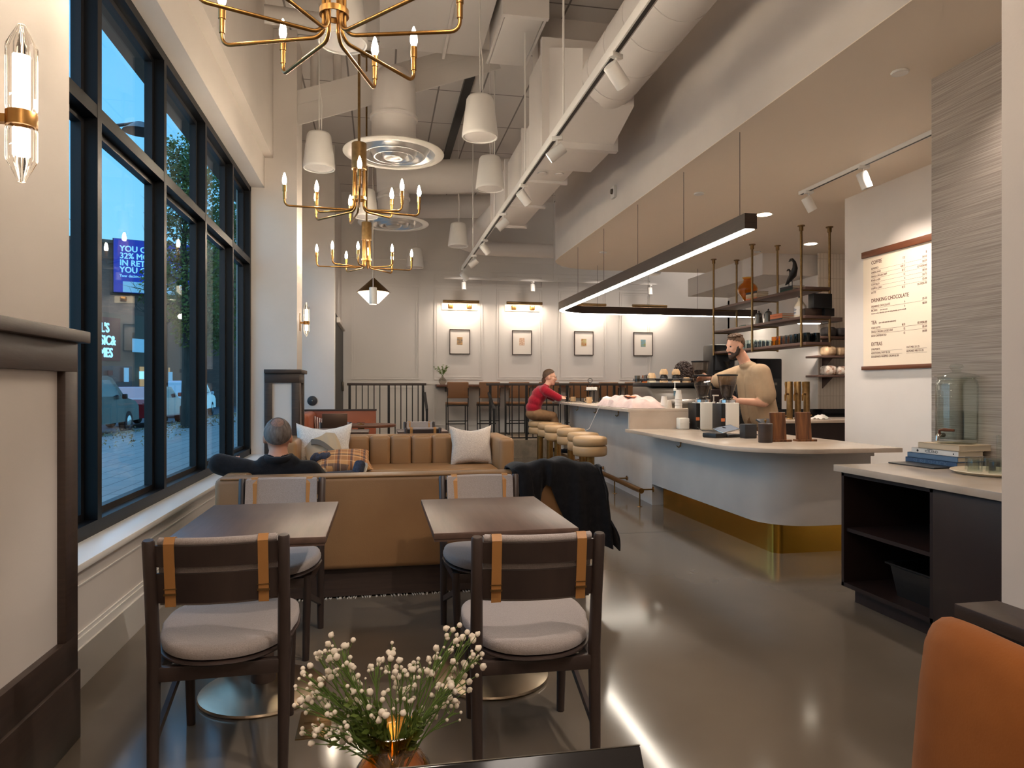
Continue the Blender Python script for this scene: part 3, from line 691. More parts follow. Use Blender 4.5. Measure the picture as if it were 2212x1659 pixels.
B(5.97, 6.31, 9.07, 9.17, 2.26, 2.35).build('housing', 'dark_wood', t, True); B(5.98, 6.30, 9.085, 9.155, 2.253, 2.26).build('diffuser', 'led', t, True)
B(6.31, 6.65, 9.07, 9.17, 2.29, 2.35).box(6.6, 6.65, 9.1, 9.55, 2.29, 2.35).build('arm', 'dark_wood', t, True)
lamp('SPOT', (6.15, 9.15, 2.24), 22, SOFT, .08, aim=(6.6, 9.75, .8), spot=100, blend=.6)
# ---- sconces
def sconce(wx, y, zc, sc_, label, kcol):
    # wall plane x = wx, light stands out in +x
    t = thing('wall_sconce', label, 'sconce', (wx, y, zc))
    q = sc_; cx = wx+.11*q
    B(wx, wx+.008, y-.05*q, y+.05*q, zc-.14*q, zc+.16*q, .003).build('backplate', 'brass', t, True)
    m = MB().bar((wx, y, zc), (cx, y, zc), .03*q, .03*q); m.lathe([(.040*q, -.026*q), (.05*q, -.026*q), (.05*q, .026*q), (.040*q, .026*q)], 24, (cx, y, zc)); m.build('band', 'brass', t, True)
    for nm, z0, z1, zt in (('upper_glass', .03, .265, .345), ('lower_glass', -.03, -.145, -.225)):
        b = bmesh.new(); n = 32; rings = []
        prof = [(.046, z0), (.05, z0+(.01 if z0 > 0 else -.01)), (.05, z1), (.012, zt), (.0, zt+(.004 if z0 > 0 else -.004))]
        for r, z in prof:
            rings.append([b.verts.new((cx+q*r*(1-.13*(k % 2))*math.cos(2*PI*k/n), y+q*r*(1-.13*(k % 2))*math.sin(2*PI*k/n), zc+q*z)) for k in range(n)])
        for r0, r1 in zip(rings, rings[1:]):
            for k in range(n): b.faces.new((r0[k], r0[(k+1) % n], r1[(k+1) % n], r1[k]))
        bmesh.ops.recalc_face_normals(b, faces=b.faces)
        g = MB().merge(b).build(nm, 'crystal', t, True, 20)
        zz = sorted((zc+q*(z0*1.2), zc+q*z1*(.86 if z0 > 0 else .9)))
        MB().cyl((cx, y, zz[0]), (cx, y, zz[1]), .028*q, None, 14).build('light_tube', 'sconce_core', g, True)
    lamp('POINT', (cx+.075*q, y, zc+.05), 1.6*q*q, WARM, .03)
    return t
sconce(-1.15, 2.33, 2.127, .83, 'fluted crystal wall sconce large at the left edge, brass band', 0)
sconce(-.95, 8.75, 2.11, .72, 'fluted crystal wall sconce small on the far pilaster', 0)
# ---- picture lights and pictures on the back wall
px = [(1.345, 2.135, 1.504, 1.953), (2.745, 3.55, 2.898, 3.342), (4.21, 5.03, 4.33, 4.778), (5.66, 6.49, 5.744, 6.208)]
px[2] = (4.22, 5.03, 4.33, 4.778)
arts = ['art_a', 'art_b', 'art_c', 'art_d']
wh = ['left end of the row', 'second from the left', 'third from the left', 'right end of the row']
ad = ['ochre and gray print', 'pale brown print', 'green and brown print', 'blue and olive print']
for i, (a, b, e, f) in enumerate(px):
    t = thing('picture_light', 'brass bar picture light at the %s above the white frames' % wh[i], 'picture light', ((a+b)/2, 15.2, 3.15), group='brass picture lights')
    MB().tube([(a, 15.03, 3.195), (b, 15.03, 3.195)], .032, 14).build('shade_bar', 'brass_dull', t, True)
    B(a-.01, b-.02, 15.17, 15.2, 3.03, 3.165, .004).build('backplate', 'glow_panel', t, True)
    for xx in (a+(b-a)*.22, a+(b-a)*.74):
        MB().lathe([(0, -.05), (.055, -.05), (.06, -.03), (.06, .04), (.04, .05), (0, .05)], 16, (xx, 15.11, 3.10)).build('bracket', 'brass', t, True)
    lamp('AREA', ((a+b)/2, 15.0, 3.15), 9, WARM, b-a-.05, aim=((a+b)/2, 15.2, 2.2), sy=.05)
    t = thing('framed_picture', 'thin dark frame with a small %s, %s' % (ad[i], wh[i]), 'picture', ((e+f)/2, 15.2, 2.05), group='framed pictures on the back wall')
    z0, z1 = 2.06, 2.605
    m = MB(); w = .014
    m.box(e, f, 15.165, 15.2, z0, z0+w).box(e, f, 15.165, 15.2, z1-w, z1).box(e, e+w, 15.165, 15.2, z0, z1).box(f-w, f, 15.165, 15.2, z0, z1); m.build('frame', 'dark_wood', t, True)
    B(e+w, f-w, 15.18, 15.2, z0+w, z1-w).build('mat_board', 'paper_white', t, True)
    mx = (e+f)/2; B(mx-.06, mx+.06, 15.178, 15.18, 2.27, 2.435).build('print', arts[i], t, True)
# ================================================================== CHAIRS, TABLES, SOFAS
def dining_chair():
    t = thing('dining_chair', '', 'chair', (0, 0, 0), group='dark wood dining chairs with leather straps')
    for s in (-1, 1):
        MB().tube([(.204*s, -.225, 0), (.206*s, -.205, .25), (.206*s, -.200, .42), (.208*s, -.222, .62), (.210*s, -.25, .82), (.210*s, -.251, .826)], [.017, .0205, .022, .0205, .0195, .016], 12).build('leg', 'chair_wood', t)
        MB().tube([(.185*s, .23, 0), (.188*s, .225, .2), (.192*s, .22, .405)], [.016, .0185, .021], 12).build('leg', 'chair_wood', t)
    m = MB().box(-.198, .198, -.215, -.185, .345, .395, .005).box(-.185, .185, .205, .235, .35, .40, .005)
    for s in (-1, 1): m.bar((.198*s, -.2, .372), (.190*s, .22, .378), .024, .045)
    m.build('seat_rail', 'chair_wood', t)
    for s in (-1, 1):
        MB().bar((.204*s, -.205, .15), (.190*s, .215, .31), .016, .028).build('stretcher', 'chair_wood', t)
    def seat(z, hw, hd, th, name, m_, bul):
        b = bmesh.new(); n = 44; rings = []
        def pt(k, f, zz):
            a = 2*PI*k/n; ca, sa = math.cos(a), math.sin(a)
            e = .62 if sa > 0 else .80
            x = hw*f*math.copysign(abs(ca)**e, ca); y = hd*f*math.copysign(abs(sa)**e, sa)
            if y < 0: x *= .96
            return (x, y+.02, zz+.55*x*x*(.55+.45*(y+hd)/(2*hd)) - .018*(1-(y/hd)**2)*0)
        lv = [(.0, z), (.9, z), (.985, z+th*.12), (1, z+th*.4), (.995, z+th*.72), (.965, z+th*.95), (.88, z+th*1.02+bul*.4), (.6, z+th+bul), (.3, z+th+bul*1.1)]
        c0 = b.verts.new((0, .02, z)); rings = [[b.verts.new(pt(k, f, zz)) for k in range(n)] for f, zz in lv[1:]]
        for k in range(n): b.faces.new((c0, rings[0][(k+1) % n], rings[0][k]))
        for r0, r1 in zip(rings, rings[1:]):
            for k in range(n): b.faces.new((r0[k], r0[(k+1) % n], r1[(k+1) % n], r1[k]))
        c1 = b.verts.new((0, .02, z+th+bul*1.15))
        for k in range(n): b.faces.new((rings[-1][k], rings[-1][(k+1) % n], c1))
        bmesh.ops.recalc_face_normals(b, faces=b.faces)
        return MB().merge(b).build(name, m_, t, smooth=50)
    seat(.398, .240, .272, .014, 'seat_shell', 'chair_wood', 0)
    sc_ = seat(.413, .235, .267, .045, 'seat_cushion', 'fabric', .006)
    def slat(z0, z1, y0, th, name, m_, hx=.192, bow=.032):
        b = MB()
        for kk in range(1):
            n = 12; V = bmesh.new(); L = []
            for i in range(n+1):
                x = -hx+2*hx*i/n; q = 1-(x/hx)**2
                def yy(z): return y0-(z-.6)*.14*(1 if z > .6 else .5)-bow*q
                L.append([V.verts.new((x, yy(z0), z0)), V.verts.new((x, yy(z0)+th, z0)), V.verts.new((x, yy((z0+z1)/2)+th*1.1, (z0+z1)/2)), V.verts.new((x, yy(z1)+th, z1)), V.verts.new((x, yy(z1), z1))])
            for r0, r1 in zip(L, L[1:]):
                for k in range(5): V.faces.new((r0[k], r0[(k+1) % 5], r1[(k+1) % 5], r1[k]))
            V.faces.new(L[0][::-1]); V.faces.new(L[-1]); bmesh.ops.recalc_face_normals(V, faces=V.faces); b.merge(V)
        return b.build(name, m_, t)
    slat(.612, .712, -.222, .016, 'backrest_slat', 'chair_wood')
    slat(.735, .806, -.222, .016, 'backrest_slat', 'chair_wood')
    slat(.600, .822, -.204, .026, 'back_pad', 'fabric', .186)
    m = MB(); m.tube([(-.182+.364*i/10, -.2475-.032*(1-(1-i/5)**2)+.018, .815) for i in range(11)], .014, 10); m.build('back_pad_roll', 'fabric', t, smooth=60)
    for s in (-1, 1):
        x = .145*s; q = .032*(1-(.145/.192)**2); w = .0165
        def sy(z, off): return -.222-(z-.6)*.14*(1 if z > .6 else .5)-q+off
        def ribbon(pts, th=.003):
            m = MB()
            for a, b2 in zip(pts, pts[1:]): m.bar((x, a[0], a[1]), (x, b2[0], b2[1]), 2*w, th, (0, 1, 0))
            return m
        rb = ribbon([(sy(.612, -.003), .602), (sy(.64, -.003), .64), (sy(.7, -.003), .7), (sy(.79, -.003), .79), (sy(.80, -.004), .812), (sy(.8, .012), .832), (sy(.8, .034), .828), (sy(.8, .046), .80), (sy(.7, .047), .7), (sy(.62, .047), .62), (sy(.60, .046), .596)])
        st = rb.build('strap', 'strap_leather', t)
        m = MB(); z = .650; y = sy(z, -.006); m.bar((x-w-.003, y, z-.006), (x+w+.003, y, z-.006), .008, .006).bar((x-w-.003, y, z+.012), (x+w+.003, y, z+.012), .003, .003); m.build('buckle', 'brass_dull', st)
    return t
ch0 = dining_chair()
def place_chair(first, loc, rz, label):
    if first: ch0.location = loc; ch0.rotation_euler = (0, 0, rz); ch0['label'] = label; WM[ch0] = T(*loc) @ RZ(rz); return ch0
    return dup(ch0, loc, rz, label)
place_chair(True, (-.535, 2.69, 0), .03, 'dark wood dining chair with its back to us, nearest at the left table')
place_chair(False, (.535, 2.53, 0), -.03, 'dark wood dining chair with its back to us, nearest at the right table')
place_chair(False, (-.53, 3.73, 0), PI-.03, 'dining chair facing us behind the left table, pale fabric back before the sofa')
place_chair(False, (.56, 3.66, 0), PI+.02, 'dining chair facing us behind the right table, pale fabric back before the sofa')
place_chair(False, (-.66, 8.95, 0), .0, 'dining chair seen from behind beyond the far sofa, below the open laptop')
place_chair(False, (.53, 8.92, 0), 0, 'dining chair seen from behind beyond the far sofa, right of center')
place_chair(False, (.57, 9.97, 0), PI, 'dining chair facing us far back, pale fabric back above the other dark chair')
place_chair(False, (-.62, 10.05, 0), PI, 'dining chair facing us mostly hidden behind the open laptop')
def cafe_table(loc, label, sx_=.59, sy_=.84, group='square cafe tables'):
    t = thing('cafe_table', label, 'table', loc, group=group)
    MB().box(-sx_/2, sx_/2, -sy_/2, sy_/2, .725, .75, .003).box(-sx_/2+.004, sx_/2-.004, -sy_/2+.004, sy_/2-.004, .715, .726).build('tabletop', 'table_wood', t)
    MB().lathe([(0, .715), (.12, .715), (.12, .705), (.05, .70), (.045, .69), (.045, .13), (.052, .12), (.052, .035), (0, .035)], 24).build('pedestal', 'dark_wood', t)
    MB().lathe([(0, 0), (.262, 0), (.266, .008), (.262, .016), (.24, .022), (.15, .036), (.06, .052), (0, .053)], 48).build('base_disc', 'nickel', t, smooth=30)
    return t
cafe_table((-.497, 3.17, 0), 'dark wood table on a round metal base by the window')
cafe_table((.503, 3.15, 0), 'dark wood table on a round metal base on the aisle side')
cafe_table((-.42, 9.5, 0), 'small dark table carrying the open laptop beyond the far sofa', .56, .6)
cafe_table((.56, 9.45, 0), 'small dark table between the two far chairs by the railing', .66, .6)
# laptop on the far table
t = thing('laptop', 'open brown gray laptop seen from behind on the far small table', 'laptop', (-.575, 9.45, .75))
MB().box(-.15, .15, -.1, .11, .001, .014, .003).build('keyboard_base', 'laptop_lid', t)
MB().box(-.16, .16, -.006, .004, 0, .225, .004, 2, T(0, -.105, .012) @ RX(.12)).build('lid', 'laptop_lid', t)
# ---- near sofa, its back toward us
def pad(m, x0, x1, y0, y1, z0, z1, b=.03): return m.box(x0, x1, y0, y1, z0, z1, b, 3)
t = thing('sofa', 'long tan leather sofa with its plain back toward us', 'sofa', (.2, 4.9, 0), group='facing tan leather sofas')
pad(MB(), -.975, 1.40, 4.42, 4.62, .19, .775, .035).build('back', 'tan_leather', t, True)
MB().tube([(-.94, 4.425, .768), (1.36, 4.425, .768)], .006, 8).build('piping', 'tan_leather', t, True)
pad(MB(), -.975, -.80, 4.60, 5.35, .19, .775, .035).build('armrest', 'tan_leather', t, True)
pad(MB(), 1.23, 1.40, 4.60, 5.35, .19, .66, .035).build('armrest', 'tan_leather', t, True)
pad(MB(), -.80, 1.23, 4.60, 5.34, .19, .40, .02).build('seat_base', 'tan_leather', t, True)
pad(MB(), -.795, .215, 4.62, 5.36, .39, .47, .035).build('seat_cushion', 'tan_leather', t, True)
pad(MB(), .22, 1.225, 4.62, 5.36, .39, .47, .035).build('seat_cushion', 'tan_leather', t, True)
MB().box(-.93, 1.36, 4.48, 5.28, .012, .19).build('plinth', 'dark_wood', t, True)
# ---- far sofa facing us
t = thing('sofa', 'tan leather sofa facing us with vertical channel tufted back', 'sofa', (.2, 8.0, 0), group='facing tan leather sofas')
MB().box(-1.02, 1.46, 8.36, 8.55, .19, .765, .03, 3).build('back', 'tan_leather', t, True)
for k in range(9):
    x0 = -.84+k*.242; MB().box(x0, x0+.238, 8.22, 8.40, .40, .76, .045, 4).build('back_channel', 'tan_leather', t, True)
MB().box(1.30, 1.47, 7.55, 8.42, .12, .765, .045, 3).build('armrest', 'tan_leather', t, True); MB().box(-1.03, -.85, 7.55, 8.42, .12, .765, .045, 3).build('armrest', 'tan_leather', t, True)
MB().box(-.86, 1.31, 7.58, 8.4, .12, .34, .02).build('seat_base', 'tan_leather', t, True); MB().box(-.855, 1.305, 7.56, 8.3, .33, .435, .045, 3).build('seat_cushion', 'tan_leather', t, True)
MB().box(-.95, 1.4, 7.66, 8.45, 0.012, .12).build('plinth', 'dark_wood', t, True)
# ---- rug with fringe under the seating
t = thing('rug', 'dark brown rug with pale fringe under the tan sofas', 'rug', (.0, 6.4, 0))
B(-1.15, 1.1, 4.52, 8.2, .001, .012, .003).build('pile', 'rug', t, True)
random.seed(4); m_ = MB()
for k in range(150):
    x = -1.14+k*.0150; a = random.uniform(-.02, .02); m_.tube([(x, 4.53, .008), (x+a*.5, 4.50, .006), (x+a, 4.465+random.uniform(-.012, .01), .003)], .0035, 4)
o_ = m_.build('fringe', 'fringe', t, True); o_['kind'] = 'stuff'
# ---- cushions on the sofas
def cushion(w, h, th, M, m, name, label, cat='cushion', sag=0, n=14, ears=.1):
    return one(MB().pillow(w, h, th, M, n, sag, ears), name, m, label, cat, None, 80)
cushion(.50, .46, .17, T(1.055, 8.09, .655) @ RZ(.06) @ RX(PI/2-.22), 'knit', 'cushion', 'ribbed oatmeal knit cushion leaning at the right end of the far sofa', sag=.10)
cushion(.62, .52, .20, T(-.62, 8.05, .67) @ RZ(-.1) @ RX(PI/2-.22), 'boucle', 'cushion', 'white boucle cushion at the left end of the far sofa behind the seated man', sag=.10)
cushion(.62, .42, .20, T(-.40, 7.70, .525) @ RZ(.14) @ RX(.42) @ RY(-.04), 'plaid', 'cushion', 'orange and gray plaid lumbar cushion lying on the far sofa seat', ears=.08)
# tan jacket thrown over the white cushion
t = thing('jacket', 'tan jacket with a dark sash thrown over the white boucle cushion', 'jacket', (-.45, 7.86, .5))
def interp(x, pts):
    for (a, p), (b, q) in zip(pts, pts[1:]):
        if x <= b: return p+(q-p)*(x-a)/(b-a)
    return pts[-1][1]
def drape(fx, nu=16, nv=14, th=.012): return MB().grid(nu, nv, fx, th)
def jk(u, v):
    x = -.80+.36*u+.06*v; z = interp(u, ((0, .66), (.25, .75), (.6, .83), (.85, .80), (1, .70)))-.24*v*(1-.2*u)+.012*math.sin(9*u+4*v); y = 7.93-.13*v-.02*math.sin(7*u)-.04*(1-u)
    return Vector((x, y, z))
drape(jk, 20, 14).build('body', 'jacket_tan', t, True, 80)
def sash(u, v):
    x = -.73+.32*u; z = .755-.17*u*u-.055*v+.01*math.sin(6*u); y = 7.86-.11*u-.02*v
    return Vector((x, y, z))
drape(sash, 12, 4, .01).build('sash', 'jacket_dark', t, True, 80)
MB().lathe([(.014, -.003), (.02, -.003), (.02, .003), (.014, .003), (.014, -.003)], 16, (0, 0, 0), frame((-.72, 7.845, .745), (1, 0, .3), (0, .2, 1))).build('ring', 'machine_gray', t, True)
random.seed(2)
def scarf(u, v):
    a = 2*PI*v; r = (.042+.012*math.sin(7*u+a)+.008*math.sin(19*u+2*a))*min(1, 6*u+.3, 6*(1-u)+.3)
    return Vector((-.72+.22*u, 7.60+.05*u+r*math.cos(a)*.8, .565+.03*math.sin(PI*u)+r*math.sin(a)))
one(MB().grid(30, 16, scarf), 'scarf', 'jean', 'crumpled blue gray knit scarf beside the plaid cushion', 'scarf', None, 80)
# ---- black coat over the right end of the near sofa
def interp(x, pts):
    for (a, p), (b, q) in zip(pts, pts[1:]):
        if x <= b: return p+(q-p)*(x-a)/(b-a)
    return pts[-1][1]
def coat(u, v):
    # u across from left to right; v: front hem -> over the top of the back -> down the seat side
    zb = interp(u, ((0, .60), (.22, .50), (.40, .69), (.46, .68), (.62, .42), (.82, .30), (1, .26)))
    zt = interp(u, ((0, .80), (.15, .835), (.45, .86), (.75, .845), (.9, .82), (1, .79)))+.008*math.sin(23*u)
    fold = .020*math.sin(26*u+2)+.012*math.sin(47*u)
    x0 = .83+.60*u
    if v < .55:
        q = v/.55; y = 4.385-.03*math.sin(PI*q)-fold*(1-q)-.05*(1-q)*max(0, u-.45)
        x = x0+.10*(1-q)*max(0, u-.35)+.03*(1-q)*math.sin(9*u); z = zb+(zt-zb)*(1-(1-q)**1.5)
        if q > .86: y += .05*(q-.86)/.14
    else:
        q = (v-.55)/.45; y = 4.42+.30*q; x = x0; z = zt+.015*math.sin(PI*q)*math.sin(11*u+1)-.03*q-.16*max(0, q-.7)/.3
    return Vector((x, y, z))
m_ = MB().grid(40, 26, coat, .012)
t = thing('coat', 'black coat draped over the right end of the near sofa', 'coat', (1.2, 4.6, .2))
m_.build('body', 'black_cloth', t, True, 80)
def hang(u, v):
    x = 1.42+.03*math.sin(9*v+4*u)*v+.12*v*(1-.5*u); y = 4.33+.60*u+.02*math.sin(15*v); z = .81-.05*u-.56*v*(1-.25*u)+.015*math.sin(12*u)
    return Vector((x, y, z))
MB().grid(20, 16, hang, .012).build('side_fall', 'black_cloth', t, True, 80)
def sleeve(u, v):
    a = 2*PI*v; r = .052*(1-.15*u)*(1+.14*math.sin(13*u+a)); p = Vector((.90+.05*math.sin(2*u), 4.37-.03*u, .80-.40*u))
    return p+Vector((r*math.cos(a), .55*r*math.sin(a), .15*r*math.sin(a)))
MB().grid(18, 14, sleeve).build('sleeve', 'black_cloth', t, True, 80)
# ---- brass floor box
t = thing('floor_outlet', 'square brass floor outlet cover on the concrete near the flowers', 'outlet', (-.24, 2.82, 0))
MB().box(-.072, .072, -.115, .115, 0, .004, .0015).build('frame', 'brass_dull', t)
for y in (-.055, .055):
    MB().box(-.052, .052, y-.045, y+.045, .003, .006, .001).build('flap', 'brass_dull', t)
# ---- banquette in rust leather at the far left
t = thing('banquette', 'rust orange leather corner banquette below the platform railing', 'bench', (-.6, 12.0, 0))
B(-1.24, -.06, 12.16, 12.30, 0, .945, .02).build('back', 'rust_leather', t, True); B(-1.3, -.05, 12.15, 12.32, .93, .955).build('cap_rail', 'dark_wood', t, True)
MB().box(-1.26, -1.06, 10.9, 12.2, 0, .93, .07, 4).build('side_back', 'rust_leather', t, True)
B(-1.08, -.06, 11.55, 12.18, .28, .47, .05, 3).build('seat_cushion', 'rust_leather', t, True); B(-1.07, -.08, 11.6, 12.16, 0, .28).build('plinth', 'dark_wood', t, True)
cushion(.42, .40, .15, T(-.90, 11.92, .68) @ RZ(.75) @ RX(PI/2-.18), 'cushion_stripe', 'cushion', 'striped pale and maroon cushion in the banquette corner', sag=.12)
t = thing('oval_table', 'walnut table with a rounded end before the rust banquette', 'table', (-.35, 11.0, 0))
pl = [(-.8, 10.62), (-.05, 10.62)]+[(-.05+.3*math.cos(a), 10.95+.33*math.sin(a)) for a in [(-PI/2+PI*k/12) for k in range(1, 12)]]+[(-.05, 11.28), (-.8, 11.28)]
MB().prism(pl, .72, .76, None, .004).build('tabletop', 'walnut_top', t, True); MB().cyl((-.28, 10.95, .03), (-.28, 10.95, .72), .05).build('leg', 'brass_dull', t, True); MB().lathe([(0, 0), (.25, 0), (.25, .02), (0, .035)], 28, (-.28, 10.95, 0)).build('base_disc', 'brass_dull', t, True)
t = thing('table_lamp', 'tiny brass table light on the walnut table', 'table light', (-.28, 10.8, .76))
MB().lathe([(0, 0), (.05, 0), (.05, .012), (.012, .018), (.012, .03), (0, .03)], 16).build('base', 'brass', t); MB().box(-.06, .06, -.008, .008, .028, .036, .002).build('top_bar', 'black_metal', t)
# ---- round thermostat dial and door-side things on the far left wall
t = thing('wall_dial', 'dark round disc speaker on the pale wall above the banquette', 'wall disc', (-1.10, 12.3, 1.09))
MB().lathe([(0, .03), (.06, .03), (.08, .02), (.085, 0)], 24, (0, 0, 0), frame((-1.13, 12.30, 1.10), (1, 0, 0), (0, 0, 1))).build('disc', 'dark_gray', t, True); MB().lathe([(0, .034), (.01, .033), (.011, .028)], 12, (0, 0, 0), frame((-1.13, 12.30, 1.10), (1, 0, 0), (0, 0, 1))).build('hub', 'chrome', t, True)
# ---- railings on the platform edge
def railing(name, label, x0, x1, posts, bars, y=12.95, hand=None):
    t = thing('railing', label, 'railing', ((x0+x1)/2, y, .33), group='platform railings')
    B(x0, x1, y-.03, y+.03, 1.365, 1.41, .004).build('top_rail', 'dark_wood', t, True)
    B(x0+.05, x1, y-.012, y+.012, .36, .385).build('bottom_rail', 'black_metal', t, True)
    for x in posts: B(x-.022, x+.022, y-.02, y+.02, .33, 1.365).build('post', 'black_metal', t, True)
    for x in bars: B(x-.009, x+.009, y-.009, y+.009, .385, 1.365).build('baluster', 'black_metal', t, True)
    if hand:
        hx = hand
        MB().bar((hx, y-.02, 1.22), (hx, y-.62, .93), .045, .05).build('handrail', 'black_metal', t, True)
        B(hx-.02, hx+.02, y-.64, y-.60, 0, .95).build('handrail_post', 'black_metal', t, True)
    return t
px_ = lambda u: None
railing('railing', 'black metal railing with dark wood cap left of the platform steps', -.58, .85, (-.535, .165, .79), (-.42, -.31, -.205, -.10, .005, .28, .385, .49, .595, .70), hand=.82)
railing('railing', 'long black metal railing with dark wood cap right of the steps before the stools', 1.98, 5.6, (2.05, 2.75, 3.55, 4.5, 5.5), [2.2+.135*k for k in range(24)], hand=2.02)
# ---- wall bar and its stools on the platform
t = thing('wall_bar', 'dark walnut wall bar shelf running along the back wall', 'counter', (3.6, 15.0, 1.35))
B(1.19, 6.15, 14.78, 15.2, 1.345, 1.395, .004).build('top', 'walnut_top', t, True)
for x in (1.4, 3.0, 4.6, 6.0): B(x, x+.03, 14.85, 15.2, 1.24, 1.345).build('bracket', 'black_metal', t, True)
def back_stool():
    t = thing('bar_stool', '', 'bar stool', (0, 0, 0), group='upholstered bar stools at the wall bar')
    MB().box(-.225, .225, -.235, -.19, .775, 1.115, .02, 3).build('backrest', 'brown_leather', t)
    b = MB().box(-.225, .225, -.2, .22, .635, .695, .028, 3); b.build('seat_cushion', 'brown_leather', t)
    B(-.225, .225, -.2, .22, .61, .64, .006).build('seat_frame', 'black_metal', t)
    for s in (-1, 1):
        MB().tube([(.205*s, .20, .62), (.205*s, .20, .04), (.205*s, .17, .012), (.205*s, -.2, .012), (.205*s, -.23, .04), (.205*s, -.19, .62), (.205*s, -.19, .62)], .011, 8).build('leg', 'black_metal', t)
        MB().bar((.215*s, -.19, .60), (.215*s, -.245, .99), .016, .022).build('back_bracket', 'black_metal', t)
    MB().bar((-.205, -.215, .30), (.205, -.215, .30), .02, .02).build('footrest', 'black_metal', t)
    MB().bar((-.205, .2, .22), (.205, .2, .22), .02, .02).build('crossbar', 'black_metal', t)
    return t
bs0 = back_stool()
wl = ['leftmost brown leather bar stool at the wall bar, next to the plant vase', 'second brown bar stool at the wall bar, just left of the steps railing', 'third brown bar stool at the wall bar behind the railing, left of the red sweater', 'fourth brown bar stool at the wall bar, right behind the man in red', 'fifth brown bar stool at the wall bar, right of the man in red', 'sixth brown bar stool at the wall bar, above the paper bag', 'seventh brown bar stool at the wall bar, left of the espresso machine']
for i, x in enumerate((1.60, 2.27, 2.90, 3.55, 4.22, 4.88, 5.47)):
    if i == 0: bs0.location = (x, 14.62, .33); bs0['label'] = wl[0]; WM[bs0] = T(x, 14.62, .33)
    else: dup(bs0, (x, 14.62, .33), 0, wl[i])
# plant vase on the wall bar
t = thing('plant_vase', 'small round glass vase with leafy sprigs at the left end of the wall bar', 'vase', (1.33, 14.95, 1.395))
MB().lathe([(0, .0), (.05, .0), (.085, .05), (.085, .10), (.05, .14), (.025, .155), (.025, .175), (.035, .18)], 24).build('vase', 'smoke_glass', t, smooth=60)
random.seed(8); lf = MB(); stm = MB()
for k in range(9):
    a = random.uniform(0, 2*PI); h = random.uniform(.12, .24); rr = random.uniform(.05, .2); p1 = Vector((math.cos(a)*rr, math.sin(a)*rr*.6, .17+h))
    stm.tube([(0, 0, .1), (0, 0, .18), tuple(p1)], .003, 5)
    for q in range(9):
        f = .3+.7*q/8; ce = Vector((0, 0, .18)).lerp(p1, f); d = Vector((random.uniform(-1, 1), random.uniform(-1, 1), random.uniform(-.2, .8))).normalized()
        lf.ell(ce+d*.02, (.024, .009, .006), 6, None)
stm.build('stem', 'stem', t); lf.build('foliage', 'leaf', t)
# ================================================================== THE BAR
def arcpts(cx, cy, r, a0, a1, n=8): return [(cx+r*math.cos(a0+(a1-a0)*k/n), cy+r*math.sin(a0+(a1-a0)*k/n)) for k in range(n+1)]
t = thing('bar_counter', 'long off white plaster bar with stone top and brass plinth', 'counter', (3.3, 7.3, 0))
body = [(3.00, 11.75), (3.00, 5.28)]; body[0] = (3.27, 11.75); body.insert(1, (3.01, 7.3))
body = [(3.27, 11.75), (3.01, 7.30), (3.00, 5.30)]+arcpts(3.34, 5.26, .34, PI, 1.5*PI, 10)[1:]+[(3.86, 4.92), (3.86, 5.3), (3.86, 7.3), (3.70, 11.75)]
hi_ = [(3.27, 11.75), (3.02, 7.40), (3.60, 7.40), (3.75, 11.75)]
lo_ = [(3.02, 7.40), (3.00, 5.30)]+arcpts(3.34, 5.26, .34, PI, 1.5*PI, 10)[1:]+[(3.86, 4.92), (3.86, 7.40)]
m_ = MB().prism(lo_, .235, .825).prism(hi_, 0, 1.05); m_.build('body', 'plaster', t, True, 40)
pl_ = [(3.09, 7.25), (3.09, 5.16)]+arcpts(3.16, 5.10, .07, PI, 1.5*PI, 6)[1:]+[(3.80, 5.03), (3.80, 7.25)]
MB().prism(pl_, 0, .235).build('plinth', 'brass_sheet', t, True, 40)
top = [(2.70, 7.40), (2.68, 5.30)]+arcpts(3.28, 5.28, .60, PI, 1.5*PI, 14)[1:]+[(3.95, 4.68), (3.95, 5.9), (3.95, 7.40)]
MB().prism(top, .825, .86, None, .003).build('lower_top', 'stone', t, True, 40)
MB().prism([(3.0, 5.1)]+arcpts(3.4, 5.1, .36, PI*1.08, 1.5*PI, 8)+[(3.75, 4.74), (3.75, 5.1)], .795, .825).build('top_support', 'plaster', t, True, 40)
MB().prism([(2.72, 7.36), (3.0, 11.95), (3.62, 11.95), (3.60, 7.36)], 1.05, 1.085, None, .003).build('upper_top', 'stone', t, True)
B(2.735, 3.60, 7.36, 7.395, .86, 1.05).build('waterfall_panel', 'stone', t, True)
for (x, y, z) in ((3.0, 6.6, .79), (3.02, 7.9, 1.02), (3.08, 8.7, 1.02), (3.16, 9.9, 1.02), (3.23, 11.1, 1.02)):
    q = (y > 7.3)
    MB().tube([(x, y, z), (x, y, z-.06), (x-.02, y, z-.075), (x-.04, y, z-.06)], .005, 6).tube([(x-.004, y, z-.05), (x-.02, y+.02, z-.07), (x-.03, y+.03, z-.055)], .004, 6).box(x-.004, x+.006, y-.012, y+.012, z-.03, z+.01).build('coat_hook', 'brass', t, True)
t = thing('foot_rail', 'brass foot rail on thin posts along the bar', 'rail', (2.9, 9, 0))
MB().tube([(2.835, 7.25, .185), (3.05, 11.6, .185)], .03, 16).build('tube', 'brass', t, True)
